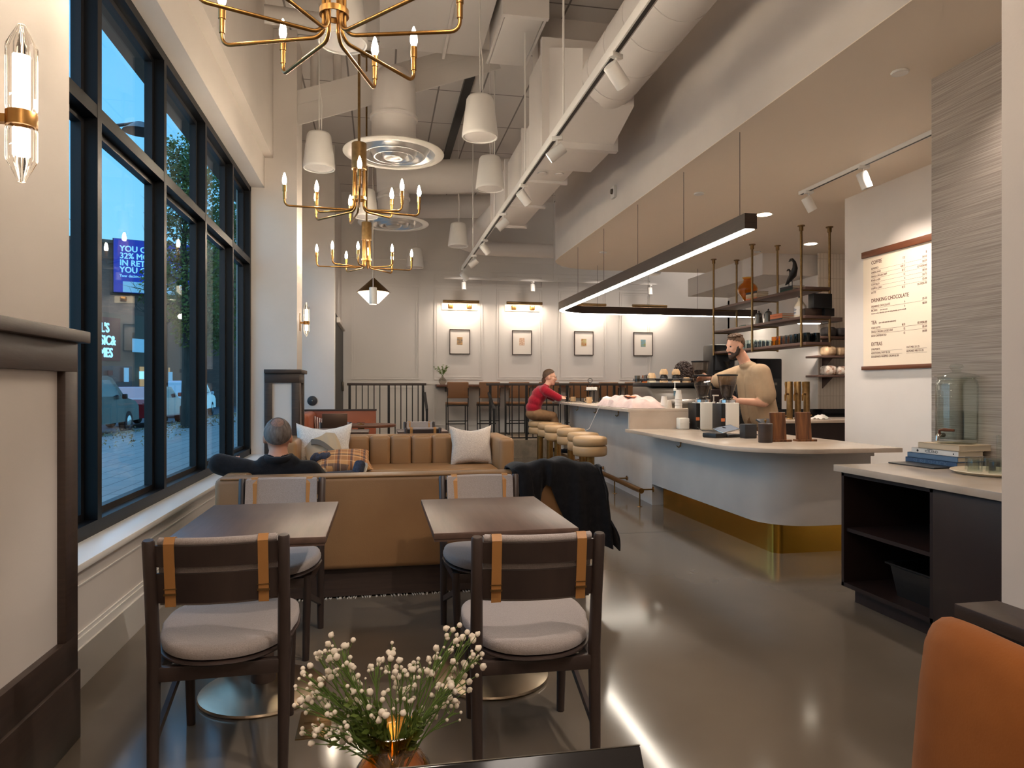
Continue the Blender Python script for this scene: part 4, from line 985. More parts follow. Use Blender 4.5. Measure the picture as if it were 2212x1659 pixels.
for y in (7.32, 8.3, 9.4, 10.6):
    x = 2.838+(y-7.25)*.0494
    MB().tube([(x, y, .0), (x, y, .16)], .008, 8).lathe([(0, .004), (.025, .004), (.028, 0)], 14, (x, y, 0)).build('post', 'brass', t, True)
    MB().tube([(x, y+.02, .185), (x+.16, y+.02, .185)], .008, 8).lathe([(0, .006), (.028, .006), (.03, 0)], 14, (0, 0, 0), frame((x+.168, y+.02, .185), (0, 1, 0), (0, 0, 1)) @ RY(PI)).build('wall_bracket', 'brass', t, True)
# ---- round counter stools
def counter_stool():
    t = thing('counter_stool', '', 'stool', (0, 0, 0), group='tan leather drum stools at the bar')
    MB().lathe([(0, .66), (.18, .66), (.197, .672), (.2, .70), (.198, .735), (.182, .757), (.12, .768), (0, .77)], 36).build('seat_top', 'stool_leather', t, smooth=60)
    MB().lathe([(0, .54), (.17, .54), (.192, .552), (.198, .585), (.198, .63), (.19, .652), (.17, .66), (0, .66)], 36).build('seat_drum', 'stool_leather', t, smooth=60)
    MB().lathe([(0, .03), (.052, .03), (.052, .54), (0, .54)], 24).build('column', 'brass', t, smooth=40)
    MB().lathe([(0, 0), (.19, 0), (.192, .03), (.18, .038), (.06, .04), (0, .04)], 36).build('base_disc', 'brass', t, smooth=30)
    return t
cs0 = counter_stool()
cl_ = ['tan leather drum stool nearest on the bar row, brass column fully visible', 'second tan drum stool in the bar row, mostly hidden by the nearest', 'third tan drum stool along the bar from the near end', 'fourth tan drum stool along the bar from the near end', 'fifth tan drum stool along the bar, just in front of the man in red', 'furthest tan drum stool with the man in the red sweater sitting on it']
for i, (x, y) in enumerate(((2.38, 7.69), (2.50, 8.36), (2.60, 9.27), (2.62, 10.09), (2.69, 10.85), (2.69, 11.55))):
    if i == 0: cs0.location = (x, y, 0); cs0['label'] = cl_[0]; WM[cs0] = T(x, y, 0)
    else: dup(cs0, (x, y, 0), 0, cl_[i])
# ---- things on the upper bar top
UZ = 1.085
def mug(loc, label, r=.042, h=.085):
    t = thing('mug', label, 'mug', loc, group='clay mugs on the upper bar')
    MB().lathe([(0, 0), (r*.8, 0), (r, h*.2), (r, h), (r*.9, h), (r*.9, h*.2), (0, h*.12)], 20).build('cup', 'cup_clay', t, smooth=50)
    MB().tube([(-r*.95, 0, h*.8), (-r*1.6, 0, h*.75), (-r*1.65, 0, h*.4), (-r*.95, 0, h*.25)], .006, 6).build('handle', 'cup_clay', t)
    return t
mug((3.22, 11.35, UZ), 'speckled clay mug on the dark tray near the man in red')
mug((3.16, 10.25, UZ), 'speckled clay mug right of the tray, next to the paper bag', .045, .095)
t = thing('serving_tray', 'flat dark tray under the clay mug on the upper bar', 'tray', (3.25, 11.2, UZ))
MB().box(-.16, .14, -.22, .22, .0, .004).build('plate', 'black_plastic', t); MB().box(-.16, -.15, -.22, .22, .004, .012).box(.13, .14, -.22, .22, .004, .012).build('rim', 'black_plastic', t)
list_ = t
t = thing('tiered_stand', 'dark two tier stand with a ring handle and white sugar packets', 'stand', (3.33, 10.75, UZ))
MB().lathe([(0, 0), (.11, 0), (.115, .012), (.11, .014), (0, .006)], 24).build('lower_plate', 'black_metal', t); MB().lathe([(0, .185), (.10, .185), (.105, .197), (0, .192)], 24).build('upper_plate', 'black_metal', t)
MB().cyl((0, 0, 0), (0, 0, .32), .006).build('rod', 'black_metal', t); MB().tube([(.035*math.cos(a), 0, .355+.035*math.sin(a)) for a in [2*PI*k/16 for k in range(17)]], .005, 6).build('ring_handle', 'black_metal', t)
random.seed(5)
for k in range(7):
    one(MB().box(-.014, .014, -.022, .022, 0, .05, .004, 1, T(3.33-.05+.024*k, 10.75+random.uniform(-.03, -.01), UZ+.198) @ RY(random.uniform(-.15, .15))), 'sugar_packet', 'sugar', 'white sugar packet standing on the upper plate of the dark stand', 'sugar packet', 'sugar packets on the stand')
for k in range(3): one(MB().ell((3.26+.035*k, 10.66, UZ+.03), (.02, .016, .016), 10), 'sugar_lump', 'cream', 'cream lump on the lower plate of the dark stand', 'sugar lump', 'lumps on the lower stand plate')
t = thing('paper_bag', 'crumpled pale pink paper bag lying on the upper bar', 'bag', (3.0, 8.0, UZ))
random.seed(6)
def pbag(sg):
    def f(u, v):
        x = 2.80+.46*v+.015*math.sin(11*u)+.03*(u-.5); y = 7.45+1.35*u+.02*math.sin(8*v)
        e = max(0, (1-(2*u-1)**8)*(1-(2*v-1)**6))**.6
        z = UZ+.004+(.085+.022*math.sin(13*u+5*v)+.016*math.sin(21*v-9*u)+.03*(u > .05)*math.sin(PI*v))*e if sg > 0 else UZ+.003
        return Vector((x, y, z))
    return f
MB().grid(34, 16, pbag(1)).grid(4, 4, pbag(-1)).build('bag_body', 'paper_pink', t, True, 40)
MB().grid(8, 5, lambda u, v: Vector((2.92+.30*v, 8.72+.16*u, UZ+.05+.06*u+.02*math.sin(6*u+9*v))), .003).build('bag_flap', 'paper_white', t, True, 60)
one(MB().grid(8, 6, lambda u, v: Vector((2.90+.12*v, 7.85+.18*u, UZ+.128+.012*math.sin(PI*u)+.006*math.sin(9*v))), .004), 'red_napkin', 'book_orange', 'faint red printed napkin on top of the pink paper bag', 'napkin', None, 60)
one(MB().tube([(2.86, 8.3, UZ+.01), (2.70, 8.32, UZ+.004), (2.66, 8.36, .98), (2.62, 8.5, .80), (2.58, 8.55, .775)], .003, 5), 'charging_cable', 'paper_white', 'thin white cable hanging from the bar down to a drum stool', 'cable')
# ---- espresso machine and what stands on it
t = thing('espresso_machine', 'dark gray espresso machine with a cup rail on the bar', 'coffee machine', (3.5, 8.0, UZ))
pf = [(7.62, UZ), (7.62, UZ+.05), (7.66, UZ+.10), (7.86, UZ+.22), (8.0, UZ+.25), (8.45, UZ+.25), (8.45, UZ)]
M_ = frame((3.18, 0, 0), (0, 1, 0), (0, 0, 1))
MB().prism(pf, 0, .62, M_, .012).build('shell', 'machine_gray', t, True, 40)
MB().box(3.14, 3.2, 7.68, 8.46, UZ, UZ+.07, .02).build('side_panel', 'dark_gray', t, True); MB().box(3.78, 3.84, 7.6, 8.46, UZ, UZ+.30, .025).build('side_panel', 'dark_gray', t, True)
MB().box(3.2, 3.8, 7.9, 8.5, UZ+.25, UZ+.30, .01).build('cup_warmer', 'black_plastic', t, True)
m_ = MB()
for z in (.33, .345): m_.tube([(3.2, 7.92, UZ+z), (3.8, 7.92, UZ+z), (3.8, 8.48, UZ+z), (3.2, 8.48, UZ+z), (3.2, 7.92, UZ+z)], .006, 6)
m_.build('cup_rail', 'black_metal', t, True)
MB().tube([(3.86, 7.95, UZ+.22), (3.9, 7.9, UZ+.3), (4.0, 7.9, UZ+.32), (4.04, 7.9, UZ+.25)], .012, 8).build('steam_wand', 'chrome', t, True)
MB().cyl((3.93, 7.85, UZ+.21), (3.93, 7.85, UZ+.26), .04).build('group_head', 'chrome', t, True)
CZ_ = UZ+.30
def cup(loc, h, r, mt, label, up=False):
    pr = [(0, 0), (r, 0), (r*.98, h*.45), (r*.62, h), (0, h)] if not up else [(0, 0), (r*.7, 0), (r, h), (r*.9, h), (r*.6, h*.15), (0, h*.1)]
    return one(MB().lathe(pr, 18, loc), 'cup', mt, label, 'cup', 'cups on the espresso machine', 50)
cc = 0
for i, (x, st) in enumerate(((3.30, ('cup_clay', 'cream')), (3.46, ('cup_clay', 'cup_black', 'cup_clay')), (3.62, ('cup_clay', 'cup_black', 'cup_clay')), (3.76, ('cup_clay',)))):
    nm = ('left end stack', 'second stack', 'third stack', 'right end')[i]
    z = CZ_
    for j, k in enumerate(reversed(st)):
        pos = 'topmost' if j == len(st)-1 else ('bottom' if j == 0 else 'middle')
        h = .05 if j < len(st)-1 else .07
        cup((x, 8.1, z), h, .052 if k != 'cup_black' else .05, k, '%s %s cup upside down, %s on the espresso machine' % (pos, {'cup_clay': 'tan clay', 'cream': 'cream', 'cup_black': 'black'}[k], nm)); z += h
for k, (x, mt, lb) in enumerate(((3.20, 'clear_glass', 'clear'), (3.235, 'amber_glass', 'amber'), (3.19, 'smoke_glass', 'smoky gray'))):
    one(MB().lathe([(0, 0), (.034, 0), (.036, .09), (.032, .09), (.03, .01), (0, .01)], 16, (x+.0*k, 8.02+.14*k, CZ_)), 'tumbler', mt, lb+' glass tumbler at the left end of the espresso machine top', 'glass', 'tumblers on the espresso machine', 50)
# ---- paper cups and syrup bottles at the end of the raised bar
def paper_cup(loc, label, s=1.0, n=1):
    return one(MB().lathe([(0, .002), (.042*s, .0), (.045*s, .003), (.03*s, .11*s), (.031*s, .114*s), (0, .114*s)], 20, loc), 'paper_cup', 'paper_white', label, 'paper cup', 'upturned white paper cups', 50)
paper_cup((3.22, 7.52, UZ), 'upturned white paper cup left of the tall cup stack', 1.0)
paper_cup((3.215, 7.52, UZ+.03), 'white paper cup nested on the left cup', .98)
paper_cup((3.31, 7.60, UZ), 'small upturned white paper cup between the two stacks', .82)
for k in range(4): paper_cup((3.37, 7.47, UZ+.035*k), ('lowest', 'second', 'third', 'topmost')[k]+' white paper cup of the tall nested stack at the bar corner', .95)
def syrup(loc, label, mt, h=.26):
    t = thing('syrup_bottle', label, 'bottle', loc, group='syrup bottles with pumps')
    MB().lathe([(0, 0), (.036, 0), (.038, .01), (.038, h*.6), (.015, h*.82), (.015, h), (0, h)], 18).build('bottle', mt, t, smooth=50)
    MB().lathe([(.0385, h*.12), (.0385, h*.5)], 18).build('label', 'cream', t)
    MB().lathe([(0, h), (.018, h), (.018, h+.03), (.006, h+.035), (.006, h+.10), (0, h+.10)], 12).box(-.012, .06, -.012, .012, h+.095, h+.11, .004).build('pump', 'white_gloss', t)
    return t
syrup((3.66, 7.44, .86), 'syrup bottle with white pump right of the paper cups', 'blue_siphon')
syrup((3.80, 7.46, .86), 'syrup bottle with white pump beside the back grinder', 'dark_glass', .27)
syrup((3.45, 7.75, UZ), 'syrup bottle with white pump partly hidden behind the paper cups', 'blue_siphon', .20)
# ---- coffee grinders
def grinder(loc, label, h=.30, rz=0):
    t = thing('coffee_grinder', label, 'coffee grinder', loc, rz, 'white coffee grinders on the bar')
    MB().box(-.075, .085, -.10, .12, .0, h, .010, 3).build('housing', 'white_gloss', t)
    MB().box(-.125, -.074, -.095, .115, .0, h-.008, .008, 2).build('front_panel', 'black_plastic', t)
    MB().box(-.127, -.085, -.0975, -.094, .10, .135).build('price_tag', 'book_orange', t)
    MB().lathe([(0, h), (.088, h), (.088, h+.03), (.07, h+.036), (.05, h+.045), (.045, h+.05), (0, h+.05)], 28, (.0, .01, 0)).build('burr_collar', 'alu', t)
    MB().lathe([(.05, h+.05), (.054, h+.075), (.088, h+.18), (.104, h+.29), (.102, h+.29), (.085, h+.18), (.05, h+.075)], 28, (.0, .01, 0)).build('hopper', 'hopper', t, smooth=60)
    MB().lathe([(0, h+.06), (.046, h+.07), (.082, h+.18), (.05, h+.195), (0, h+.185)], 24, (.0, .01, 0)).build('coffee_beans', 'beans', t, smooth=60)
    MB().lathe([(0, h+.29), (.110, h+.29), (.112, h+.305), (.0, h+.312)], 28, (.0, .01, 0)).build('lid', 'black_plastic', t)
    MB().box(.085, .125, -.05, .05, .16, .26, .01).build('dial', 'dark_gray', t)
    return t
grinder((3.72, 6.98, .86), 'white coffee grinder nearest on the bar, hopper half full of beans')
grinder((3.565, 7.26, .86), 'white coffee grinder left of the nearest, full dark hopper')
grinder((3.93, 8.06, .95), 'white coffee grinder behind, tall clear empty hopper', .40)
struct('trim_8', B(3.79, 4.06, 7.92, 8.22, 0, .95), 'espresso_wood')
one(MB().box(3.28, 3.40, 7.24, 7.34, .86, .985, .012).box(3.28, 3.40, 7.235, 7.242, .93, .935), 'sugar_box', 'white_gloss', 'small white box on the bar left of the grinders', 'box')
# ---- front bar top things
LZ_ = .86
t = thing('card_reader', 'black payment terminal stand with tilted tablet screen', 'card reader', (3.15, 6.0, LZ_), .35)
MB().box(-.17, -.02, -.07, .10, 0, .045, .012).box(-.03, .15, -.09, .11, 0, .03, .01).build('base', 'black_plastic', t)
M_ = T(.05, .0, .075) @ RY(-.12) @ RX(.30)
MB().box(-.12, .12, -.065, .065, -.005, .005, .004, 2, M_).build('tablet', 'alu', t); MB().box(-.11, .11, -.056, .056, .005, .0062, 0, 2, M_).build('screen', 'screen_lit', t); MB().tube([(.02, .03, .02), (.05, .03, .085)], .025, 8).build('neck', 'black_plastic', t)
one(MB().tube([(3.28, 6.05, LZ_+.006), (3.4, 6.1, LZ_+.006), (3.55, 6.2, LZ_+.006), (3.72, 6.1, LZ_+.006), (3.85, 6.3, LZ_+.006)], .004, 6), 'power_cord', 'black_plastic', 'black cord lying on the bar right of the card reader', 'cord')
one(MB().tube([(3.5, 7.2, LZ_+.006), (3.40, 7.05, LZ_+.03), (3.38, 6.9, LZ_+.006), (3.5, 6.75, LZ_+.006), (3.62, 6.8, LZ_+.006)], .005, 6), 'power_cord', 'black_plastic', 'black looping cord in front of the grinders', 'cord')
one(MB().box(3.82, 3.94, 6.9, 7.1, LZ_, LZ_+.05, .01), 'knock_box', 'black_plastic', 'low black box right of the nearest grinder', 'box')
t = thing('canister', 'dark brown wooden canister with a lid and brass knob on the bar', 'canister', (3.20, 5.36, LZ_))
MB().lathe([(0, 0), (.056, 0), (.058, .004), (.058, .135), (0, .135)], 28).build('body', 'dark_wood', t); MB().lathe([(0, .135), (.060, .135), (.060, .158), (.055, .162), (0, .163)], 28).build('lid', 'dark_wood', t); MB().lathe([(0, .163), (.006, .163), (.006, .175), (.012, .182), (.010, .192), (0, .196)], 12).build('knob', 'brass', t)
def board(loc, rz, label):
    t = thing('menu_stand', label, 'stand', loc, rz, 'acacia wood menu stands')
    MB().box(-.075, .10, -.04, .045, 0, .018, .002).build('base', 'acacia', t)
    MB().box(-.07, .07, -.009, .009, 0, .235, .002, 1, T(.0, .0, .016) @ RX(-.10)).build('board', 'acacia', t)
    m = MB()
    for x in (-.05, .05): m.lathe([(0, .002), (.006, .001)], 10, (0, 0, 0), T(x, -.031, .225) @ RX(PI/2))
    m.build('stud', 'brass', t)
    return t
board((3.36, 5.42, LZ_), -.05, 'acacia wood menu stand left, right behind the dark canister')
board((3.60, 5.42, LZ_), -.05, 'acacia wood menu stand right, nearer the end of the bar')
one(MB().box(-.06, .06, -.05, .05, 0, .13, .008, 2, T(3.32, 5.85, LZ_)), 'napkin_box', 'dark_gray', 'dark gray box behind the canister on the bar', 'box')
t = thing('pos_screen', 'white and black point of sale screen seen edge-on behind the wooden stands', 'screen', (3.62, 6.0, LZ_))
MB().box(-.13, .13, -.008, .008, -.07, .07, .005, 2, T(0, 0, .13) @ RZ(.5) @ RX(-1.1)).build('screen', 'dark_gray', t); MB().box(-.12, .12, .006, .010, -.06, .06, 0, 2, T(0, 0, .13) @ RZ(.5) @ RX(-1.1)).build('panel', 'screen_dark', t); MB().tube([(0, 0, 0), (.0, 0, .12)], .02, 8).build('stand', 'white_gloss', t)
# ================================================================== KITCHEN SIDE
t = thing('back_counter', 'dark base back counter with pale stone top behind the bar', 'counter', (5.6, 8.3, 0))
B(5.05, 6.9, 8.2, 8.9, .06, .86).build('cabinet', 'espresso_wood', t, True); B(5.03, 7.0, 8.15, 8.99, .86, .90, .003).build('top', 'stone', t, True)
B(5.05, 7.4, 8.93, 8.99, .90, 1.02).build('backsplash', 'black_gloss', t, True)
t = thing('tap_tower', 'brass tap tower trio with lever taps behind the bar', 'beer tap', (5.55, 8.35, .9))
for i, x in enumerate((5.37, 5.49, 5.62)):
    MB().lathe([(0, 0), (.05, 0), (.05, .01), (.04, .02), (.04, .50), (.036, .505), (0, .505)], 20, (x, 8.4, .9)).build('column', 'brass_dull', t, True, 40)
for x in (5.27, 5.40, 5.52):
    tp = MB().tube([(x+.08, 8.39, 1.24), (x+.0, 8.33, 1.24), (x-.02, 8.31, 1.22), (x-.025, 8.305, 1.15)], [.012, .014, .014, .01], 10).build('tap', 'brass', t, True)
    MB().lathe([(0, 0), (.010, 0), (.008, .06), (.016, .12), (.012, .15), (0, .155)], 12, (x, 8.33, 1.25)).build('lever', 'brass', tp, True)
t = thing('oven', 'tall black brewing cabinet behind the barista', 'appliance', (5.75, 9.5, 0))
B(5.4, 5.95, 9.5, 10.1, 0, 1.76, .02).build('body', 'black_gloss', t, True); B(5.62, 5.86, 9.492, 9.5, 1.36, 1.40).build('handle', 'machine_gray', t, True); B(5.42, 5.93, 9.494, 9.5, 1.1, 1.46).build('door', 'black_plastic', t, True)
MB().lathe([(0, 0), (.13, 0), (.13, .02), (0, .03)], 20, (0, 0, 0), frame((5.62, 9.49, 1.22), (1, 0, 0), (0, 0, 1))).build('dial', 'cream', t, True)
B(5.7, 5.85, 9.48, 9.5, .98, 1.06).build('panel', 'machine_gray', t, True)
t = thing('coffee_brewer', 'tall black coffee brewer behind the head of the barista', 'appliance', (5.0, 10.2, 1.0))
B(5.2, 5.75, 10.3, 10.8, 0, 1.3, .02).build('cabinet', 'espresso_wood', t, True); B(5.25, 5.72, 10.35, 10.7, 1.3, 2.02, .03).build('body', 'black_plastic', t, True); B(5.3, 5.66, 10.33, 10.36, 1.6, 1.9, .01).build('panel', 'dark_gray', t, True)
MB().lathe([(0, 0), (.02, 0), (.13, .22), (.12, .22), (0, .03)], 20, (5.5, 10.2, 1.52)).build('funnel', 'smoke_glass', t, True)
one(MB().box(6.575, 6.59, 10.0, 10.11, 1.19, 1.31, .004), 'switch_plate', 'white_paint', 'white blank switch plate on the pale wall right of the brass taps', 'switch')
t = thing('grinder_jug', 'black small grinder on the back counter by the tile wall', 'appliance', (6.45, 8.5, .9))
MB().lathe([(0, 0), (.10, 0), (.10, .03), (.065, .05), (.055, .25), (.075, .28), (.06, .30), (0, .30)], 20).build('body', 'black_plastic', t)
one(MB().box(6.6, 7.0, 8.3, 8.55, .9, .94, .01), 'scale', 'machine_gray', 'flat gray scale on the back counter right of the small black grinder', 'scale')
one(MB().grid(10, 8, lambda u, v: Vector((5.66+.22*u, 8.24+.14*v, .905+.05*math.sin(PI*u)*math.sin(PI*v)+.012*math.sin(17*u+6*v)+.01)), .005), 'towel', 'paper_white', 'crumpled white cloth between the two wooden stands', 'towel', None, 60)
# ---- shelves with coffee bags on the tile wall
sb = [(2.09, 'bag_dark', 'dark marbled'), (1.803, 'bag_tan', 'tan marbled'), (1.512, 'bag_print', 'white and brown swirl')]
for i, (z, mt, lb) in enumerate(sb):
    t = thing('wall_shelf', ('top', 'middle', 'bottom')[i]+' short brown shelf on the white tile wall', 'shelf', (7.0, 9.4, z), group='short shelves on the tile wall')
    B(6.37, 7.6, 9.26, 9.55, z-.032, z, .003).build('board', 'shelf_wood', t, True)
    for x in (6.65, 7.2): MB().prism([(9.29, z-.03), (9.55, z-.03), (9.55, z-.2)], 0, .01, frame((x, 0, 0), (0, 1, 0), (0, 0, 1))).build('bracket', 'shelf_wood', t, True)
    for k in range(3):
        x = 6.55+.2*k
        one(MB().box(x, x+.18, 9.29, 9.48, z, z+.145-.01*k, .045, 3), 'coffee_bag', mt, '%s coffee bag, %s on the %s tile wall shelf' % (lb, ('left', 'middle', 'right')[k], ('top', 'middle', 'bottom')[i]), 'coffee bag', 'coffee bags on the tile wall shelves', 60)
# ================================================================== HANGING SHELF
t = thing('hanging_shelf', 'three tier brown shelf hung from brass posts behind the bar', 'shelf', (5.45, 9.1, 1.84))
for y in (7.96, 9.14, 10.31):
    for x in (5.25, 5.65):
        MB().tube([(x, y, 1.84), (x, y, SZ)], .0155, 12).lathe([(.045, SZ-.0), (.045, SZ-.012), (.026, SZ-.014), (.026, SZ-.07), (.0155, SZ-.072)], 16, (x, y, 0)).build('post', 'brass_dull', t, True)
SH = (2.60, 2.235, 1.90)
for z in SH: B(5.27, 5.63, 7.90, 10.36, z-.035, z, .003).build('shelf_board', 'shelf_wood', t, True)
for z in SH:
    for y in (7.96, 9.14, 10.31): MB().bar((5.25, y, z-.042), (5.65, y, z-.042), .014, .014).build('crossbar', 'brass_dull', t, True)
def book(x, y, z, w, d, h, mt, label, rz=0, cat='book', grp=None, name='book', spine='y'):
    t = thing(name, label, cat, (x, y, z), rz, grp)
    MB().box(-w/2, w/2, -d/2, d/2, 0, .003).box(-w/2, w/2, -d/2, d/2, h-.003, h).box(-w/2, -w/2+.004, -d/2, d/2, 0, h).build('cover', mt, t)
    MB().box(-w/2+.004, w/2-.004, -d/2+.004, d/2-.004, .003, h-.003).build('page_block', 'pages', t)
    return t
g1 = 'books stacked on the hanging shelf'
for k, (mt, nm) in enumerate((('book_orange', 'orange'), ('book_tan', 'tan'), ('book_cream', 'cream'), ('book_dark', 'dark'))): book(5.42, 9.30, SH[0]+.03*k, .20, .26, .029, mt, nm+' book stacked before the amber vase on the top shelf', .1, grp=g1)
for k, (mt, nm) in enumerate((('book_green', 'green'), ('book_dark', 'black'), ('book_dark', 'black upper'))[:2]): book(5.42, 8.42, SH[0]+.036*k, .19, .26, .035, mt, nm+' book lying under the dark bird figures', .08, grp=g1)
for k, (mt, nm) in enumerate((('book_dark', 'dark bottom'), ('book_orange', 'lower orange'), ('book_orange', 'upper orange'))): book(5.42, 8.66, SH[1]+.033*k, .19, .26, .032, mt, nm+' book of the pile on the middle hanging shelf', .08, grp=g1)
book(5.38, 9.55, SH[1], .12, .20, .02, 'book_green', 'thin dark book lying left of the kettles on the middle shelf', 0, grp=g1)
t = thing('vase', 'amber glass vase with a narrow foot on the top hanging shelf', 'vase', (5.45, 9.62, SH[0]))
MB().lathe([(0, 0), (.03, 0), (.035, .01), (.14, .16), (.15, .21), (.13, .26), (.07, .31), (.06, .35), (.085, .385), (.08, .385), (.055, .35), (.065, .31), (.12, .255), (.14, .21), (.13, .165), (.03, .02), (0, .015)], 32).build('body', 'amber_glass', t, smooth=60)
# pair of dark ducks
t = thing('bird_figure', 'pair of black goose figures standing on books on the top shelf', 'figurine', (5.42, 8.42, SH[0]+.072))
def goose(s, y0, lean):
    m = MB(); pts = [(0, y0+.13*s, .07*s), (0, y0+.06*s, .10*s), (0, y0-.02*s, .16*s), (0, y0-.065*s, .24*s), (0, y0-.05*s, .32*s), (0, y0-.005*s, .365*s), (0, y0+.03*s, .365*s), (0, y0+.08*s, .35*s)]
    m.tube(pts, [.004, .03*s, .048*s, .036*s, .022*s, .018*s, .021*s, .004], 12)
    for q in (-.01, .02): m.tube([(q*.5, y0-.0*s+q, .1*s), (q*.5, y0+q, 0)], .003, 6)
    return m
goose(1.0, .0, 0).build('goose_large', 'black_metal', t, smooth=60); goose(.66, .075, 0).build('goose_small', 'black_metal', t, smooth=60)
def kettle(loc, label):
    t = thing('kettle', label, 'kettle', loc, group='dark metal jugs on the middle shelf')
    MB().lathe([(0, 0), (.06, 0), (.06, .01), (.045, .15), (.048, .16), (.02, .185), (0, .19)], 20).build('body', 'machine_gray', t, smooth=50); MB().lathe([(0, .188), (.008, .19), (.012, .205), (.0, .22)], 10).build('knob', 'black_plastic', t)
    MB().tube([(0, .05, .14), (0, .1, .15), (0, .105, .09), (0, .055, .05)], .007, 6).build('handle', 'black_plastic', t); MB().tube([(0, -.05, .12), (0, -.075, .16)], [.014, .007], 8).build('spout', 'machine_gray', t)
kettle((5.45, 9.30, SH[1]), 'dark metal jug, left one of the pair on the middle shelf'); kettle((5.45, 9.05, SH[1]), 'dark metal jug, right one of the pair on the middle shelf')
t = thing('jug', 'cream stoneware bottle with blue label on the middle shelf', 'bottle', (5.42, 8.24, SH[1]))
MB().lathe([(0, 0), (.07, 0), (.073, .01), (.073, .16), (.03, .225), (.028, .26), (.034, .265), (0, .265)], 24).build('body', 'cream', t, smooth=50); MB().lathe([(0, .265), (.024, .265), (.024, .29), (0, .29)], 14).build('stopper', 'dark_wood', t)
MB().lathe([(.0737, .04), (.0737, .15)], 24).build('label_ring', 'paper_white', t)
text('Soy', .04, 'book_denim', t, frame((5.347, 8.27, SH[1]+.10), (0, -1, 0), (0, 0, 1)), 'lettering')
text('Joe', .04, 'book_denim', t, frame((5.347, 8.27, SH[1]+.06), (0, -1, 0), (0, 0, 1)), 'lettering')
one(MB().box(5.32, 5.58, 7.98, 8.10, SH[1], SH[1]+.10, .004), 'storage_box', 'dark_wood', 'low dark wooden box between bottle and post on the middle shelf', 'box', 'dark boxes on the middle shelf')
one(MB().box(5.40, 5.66, 7.92, 8.04, SH[1]+.10, SH[1]+.285, .004), 'storage_box', 'black_plastic', 'square black box standing upright on the middle shelf', 'box', 'dark boxes on the middle shelf')
one(MB().box(5.56, 5.70, 7.93, 8.10, SH[1], SH[1]+.10, .004), 'storage_box', 'black_plastic', 'small black box at the right end of the middle shelf', 'box', 'dark boxes on the middle shelf')
gl = [('clear', 'clear_glass', 9.95, 8), ('amber', 'amber_glass', 8.70, 1), ('smoky', 'smoke_glass', 8.58, 4), ('dark', 'dark_glass', 8.22, 4)]
yy = 9.75
for nm, mt, y0, n in (('clear', 'clear_glass', 9.72, 9), ('amber', 'amber_glass', 8.74, 2), ('smoky gray', 'smoke_glass', 8.53, 3), ('dark green', 'dark_glass', 8.22, 3)):
    for k in range(n):
        y = y0-.105*k
        for x in (5.36, 5.50):
            h = .125 if (nm != 'clear' or (k in (2, 3, 4))) else .09
            one(MB().lathe([(0, 0), (.040, 0), (.043, .006), (.043, h), (.039, h), (.038, .012), (0, .01)], 16, (x, y, SH[2])), 'tumbler', mt, nm+' glass tumbler standing among its row on the lowest hanging shelf', 'glass', nm+' tumblers on the lowest hanging shelf', 50)
# ================================================================== MENU BOARD
XW = 4.985
t = thing('menu_board', 'hanging paper coffee menu with brown wooden bars on the white wall', 'menu', (XW, 5.9, 1.5))
ya, yb = 5.36, 6.46
B(XW-.012, XW-.004, ya, yb-.01, 1.53, 2.68).build('sheet', 'menu_paper', t, True)
B(XW-.03, XW, ya-.02, yb, 2.67, 2.735, .003).build('top_bar', 'oak_brown', t, True); B(XW-.03, XW, ya-.02, yb, 1.505, 1.545, .003).build('bottom_bar', 'oak_brown', t, True)
def mt_(s, y, z, size, al='LEFT', w=.86): text(s, size, 'menu_ink', t, frame((XW-.0125, y, z), (0, -1, 0), (0, 0, 1)), 'lettering', al, .0004, w, True, .018)
L_, M1, R_ = 6.33, 5.86, 5.59
rules = MB()
def rule(z, y0=L_, y1=R_): rules.box(XW-.0128, XW-.012, y1, y0, z, z+.002)
mt_('OZ', M1, 2.571, .028, 'RIGHT'); mt_('$', R_, 2.574, .030, 'RIGHT'); mt_('COFFEE', L_, 2.588, .052)
rows = [('ESPRESSO', '2', '$4.50'), ('AMERICANO', '6|8|12', '$4.50'), ('SINGLE ORIGIN DRIP', '8|12', '$3.50|$4.00'), ('POUR OVER', '12', '$8.50'), ('CORTADO', '4', '$4.75'), ('CAPPUCCINO', '6', '$5.00'), ('LATTE', '8|12', '$5.50|$6.00')]
tea = [('CHAI LATTE', '8|12', '$5.50|$6.00'), ('SINGLE ORIGIN LOOSE LEAF', '12', '$5.50'), ('NON CAFFEINATED', '12', '$4.00')]
def block(rows, z, dz):
    for k, (a, b, p) in enumerate(rows):
        mt_(a, L_, z, .028); mt_(b, M1, z, .028, 'RIGHT'); mt_(p, R_, z, .028, 'RIGHT')
        if k < len(rows)-1: rule(z-.012)
        z -= dz
block(rows, 2.534, .041)
mt_('DRINKING CHOCOLATE', L_, 2.197, .054)
block([('DRINKING CHOCOLATE', '6', '$5.50'), ('BICERIN', '6', '$8.50')], 2.145, .041)
mt_('(bee-cheh-reen)', L_-.13, 2.104, .018)
mt_('A luscious northern Italian drink made with drinking chocolate, espresso, and milk.', L_, 2.076, .018, 'LEFT', .80)
mt_('TEA', L_, 1.972, .052); mt_('(see small menu for selections)', L_-.11, 1.974, .022)
block(tea, 1.925, .041)
mt_('EXTRAS', L_, 1.751, .052)
for k, a in enumerate(('SYRUP $0.75', 'ADDITIONAL SHOT $1.50', 'HOUSEMADE WHIPPED CREAM $1.50')):
    mt_(a, L_, 1.706-.038*k, .027)
    if k < 2: rule(1.694-.038*k, L_, 5.90)
for k, a in enumerate(('OAT MILK $1.25', 'ALMOND MILK $1.25')):
    mt_(a, 5.845, 1.702-.038*k, .027); rule(1.690-.038*k, 5.845, R_)
rules.build('rule', 'menu_ink', t, True)
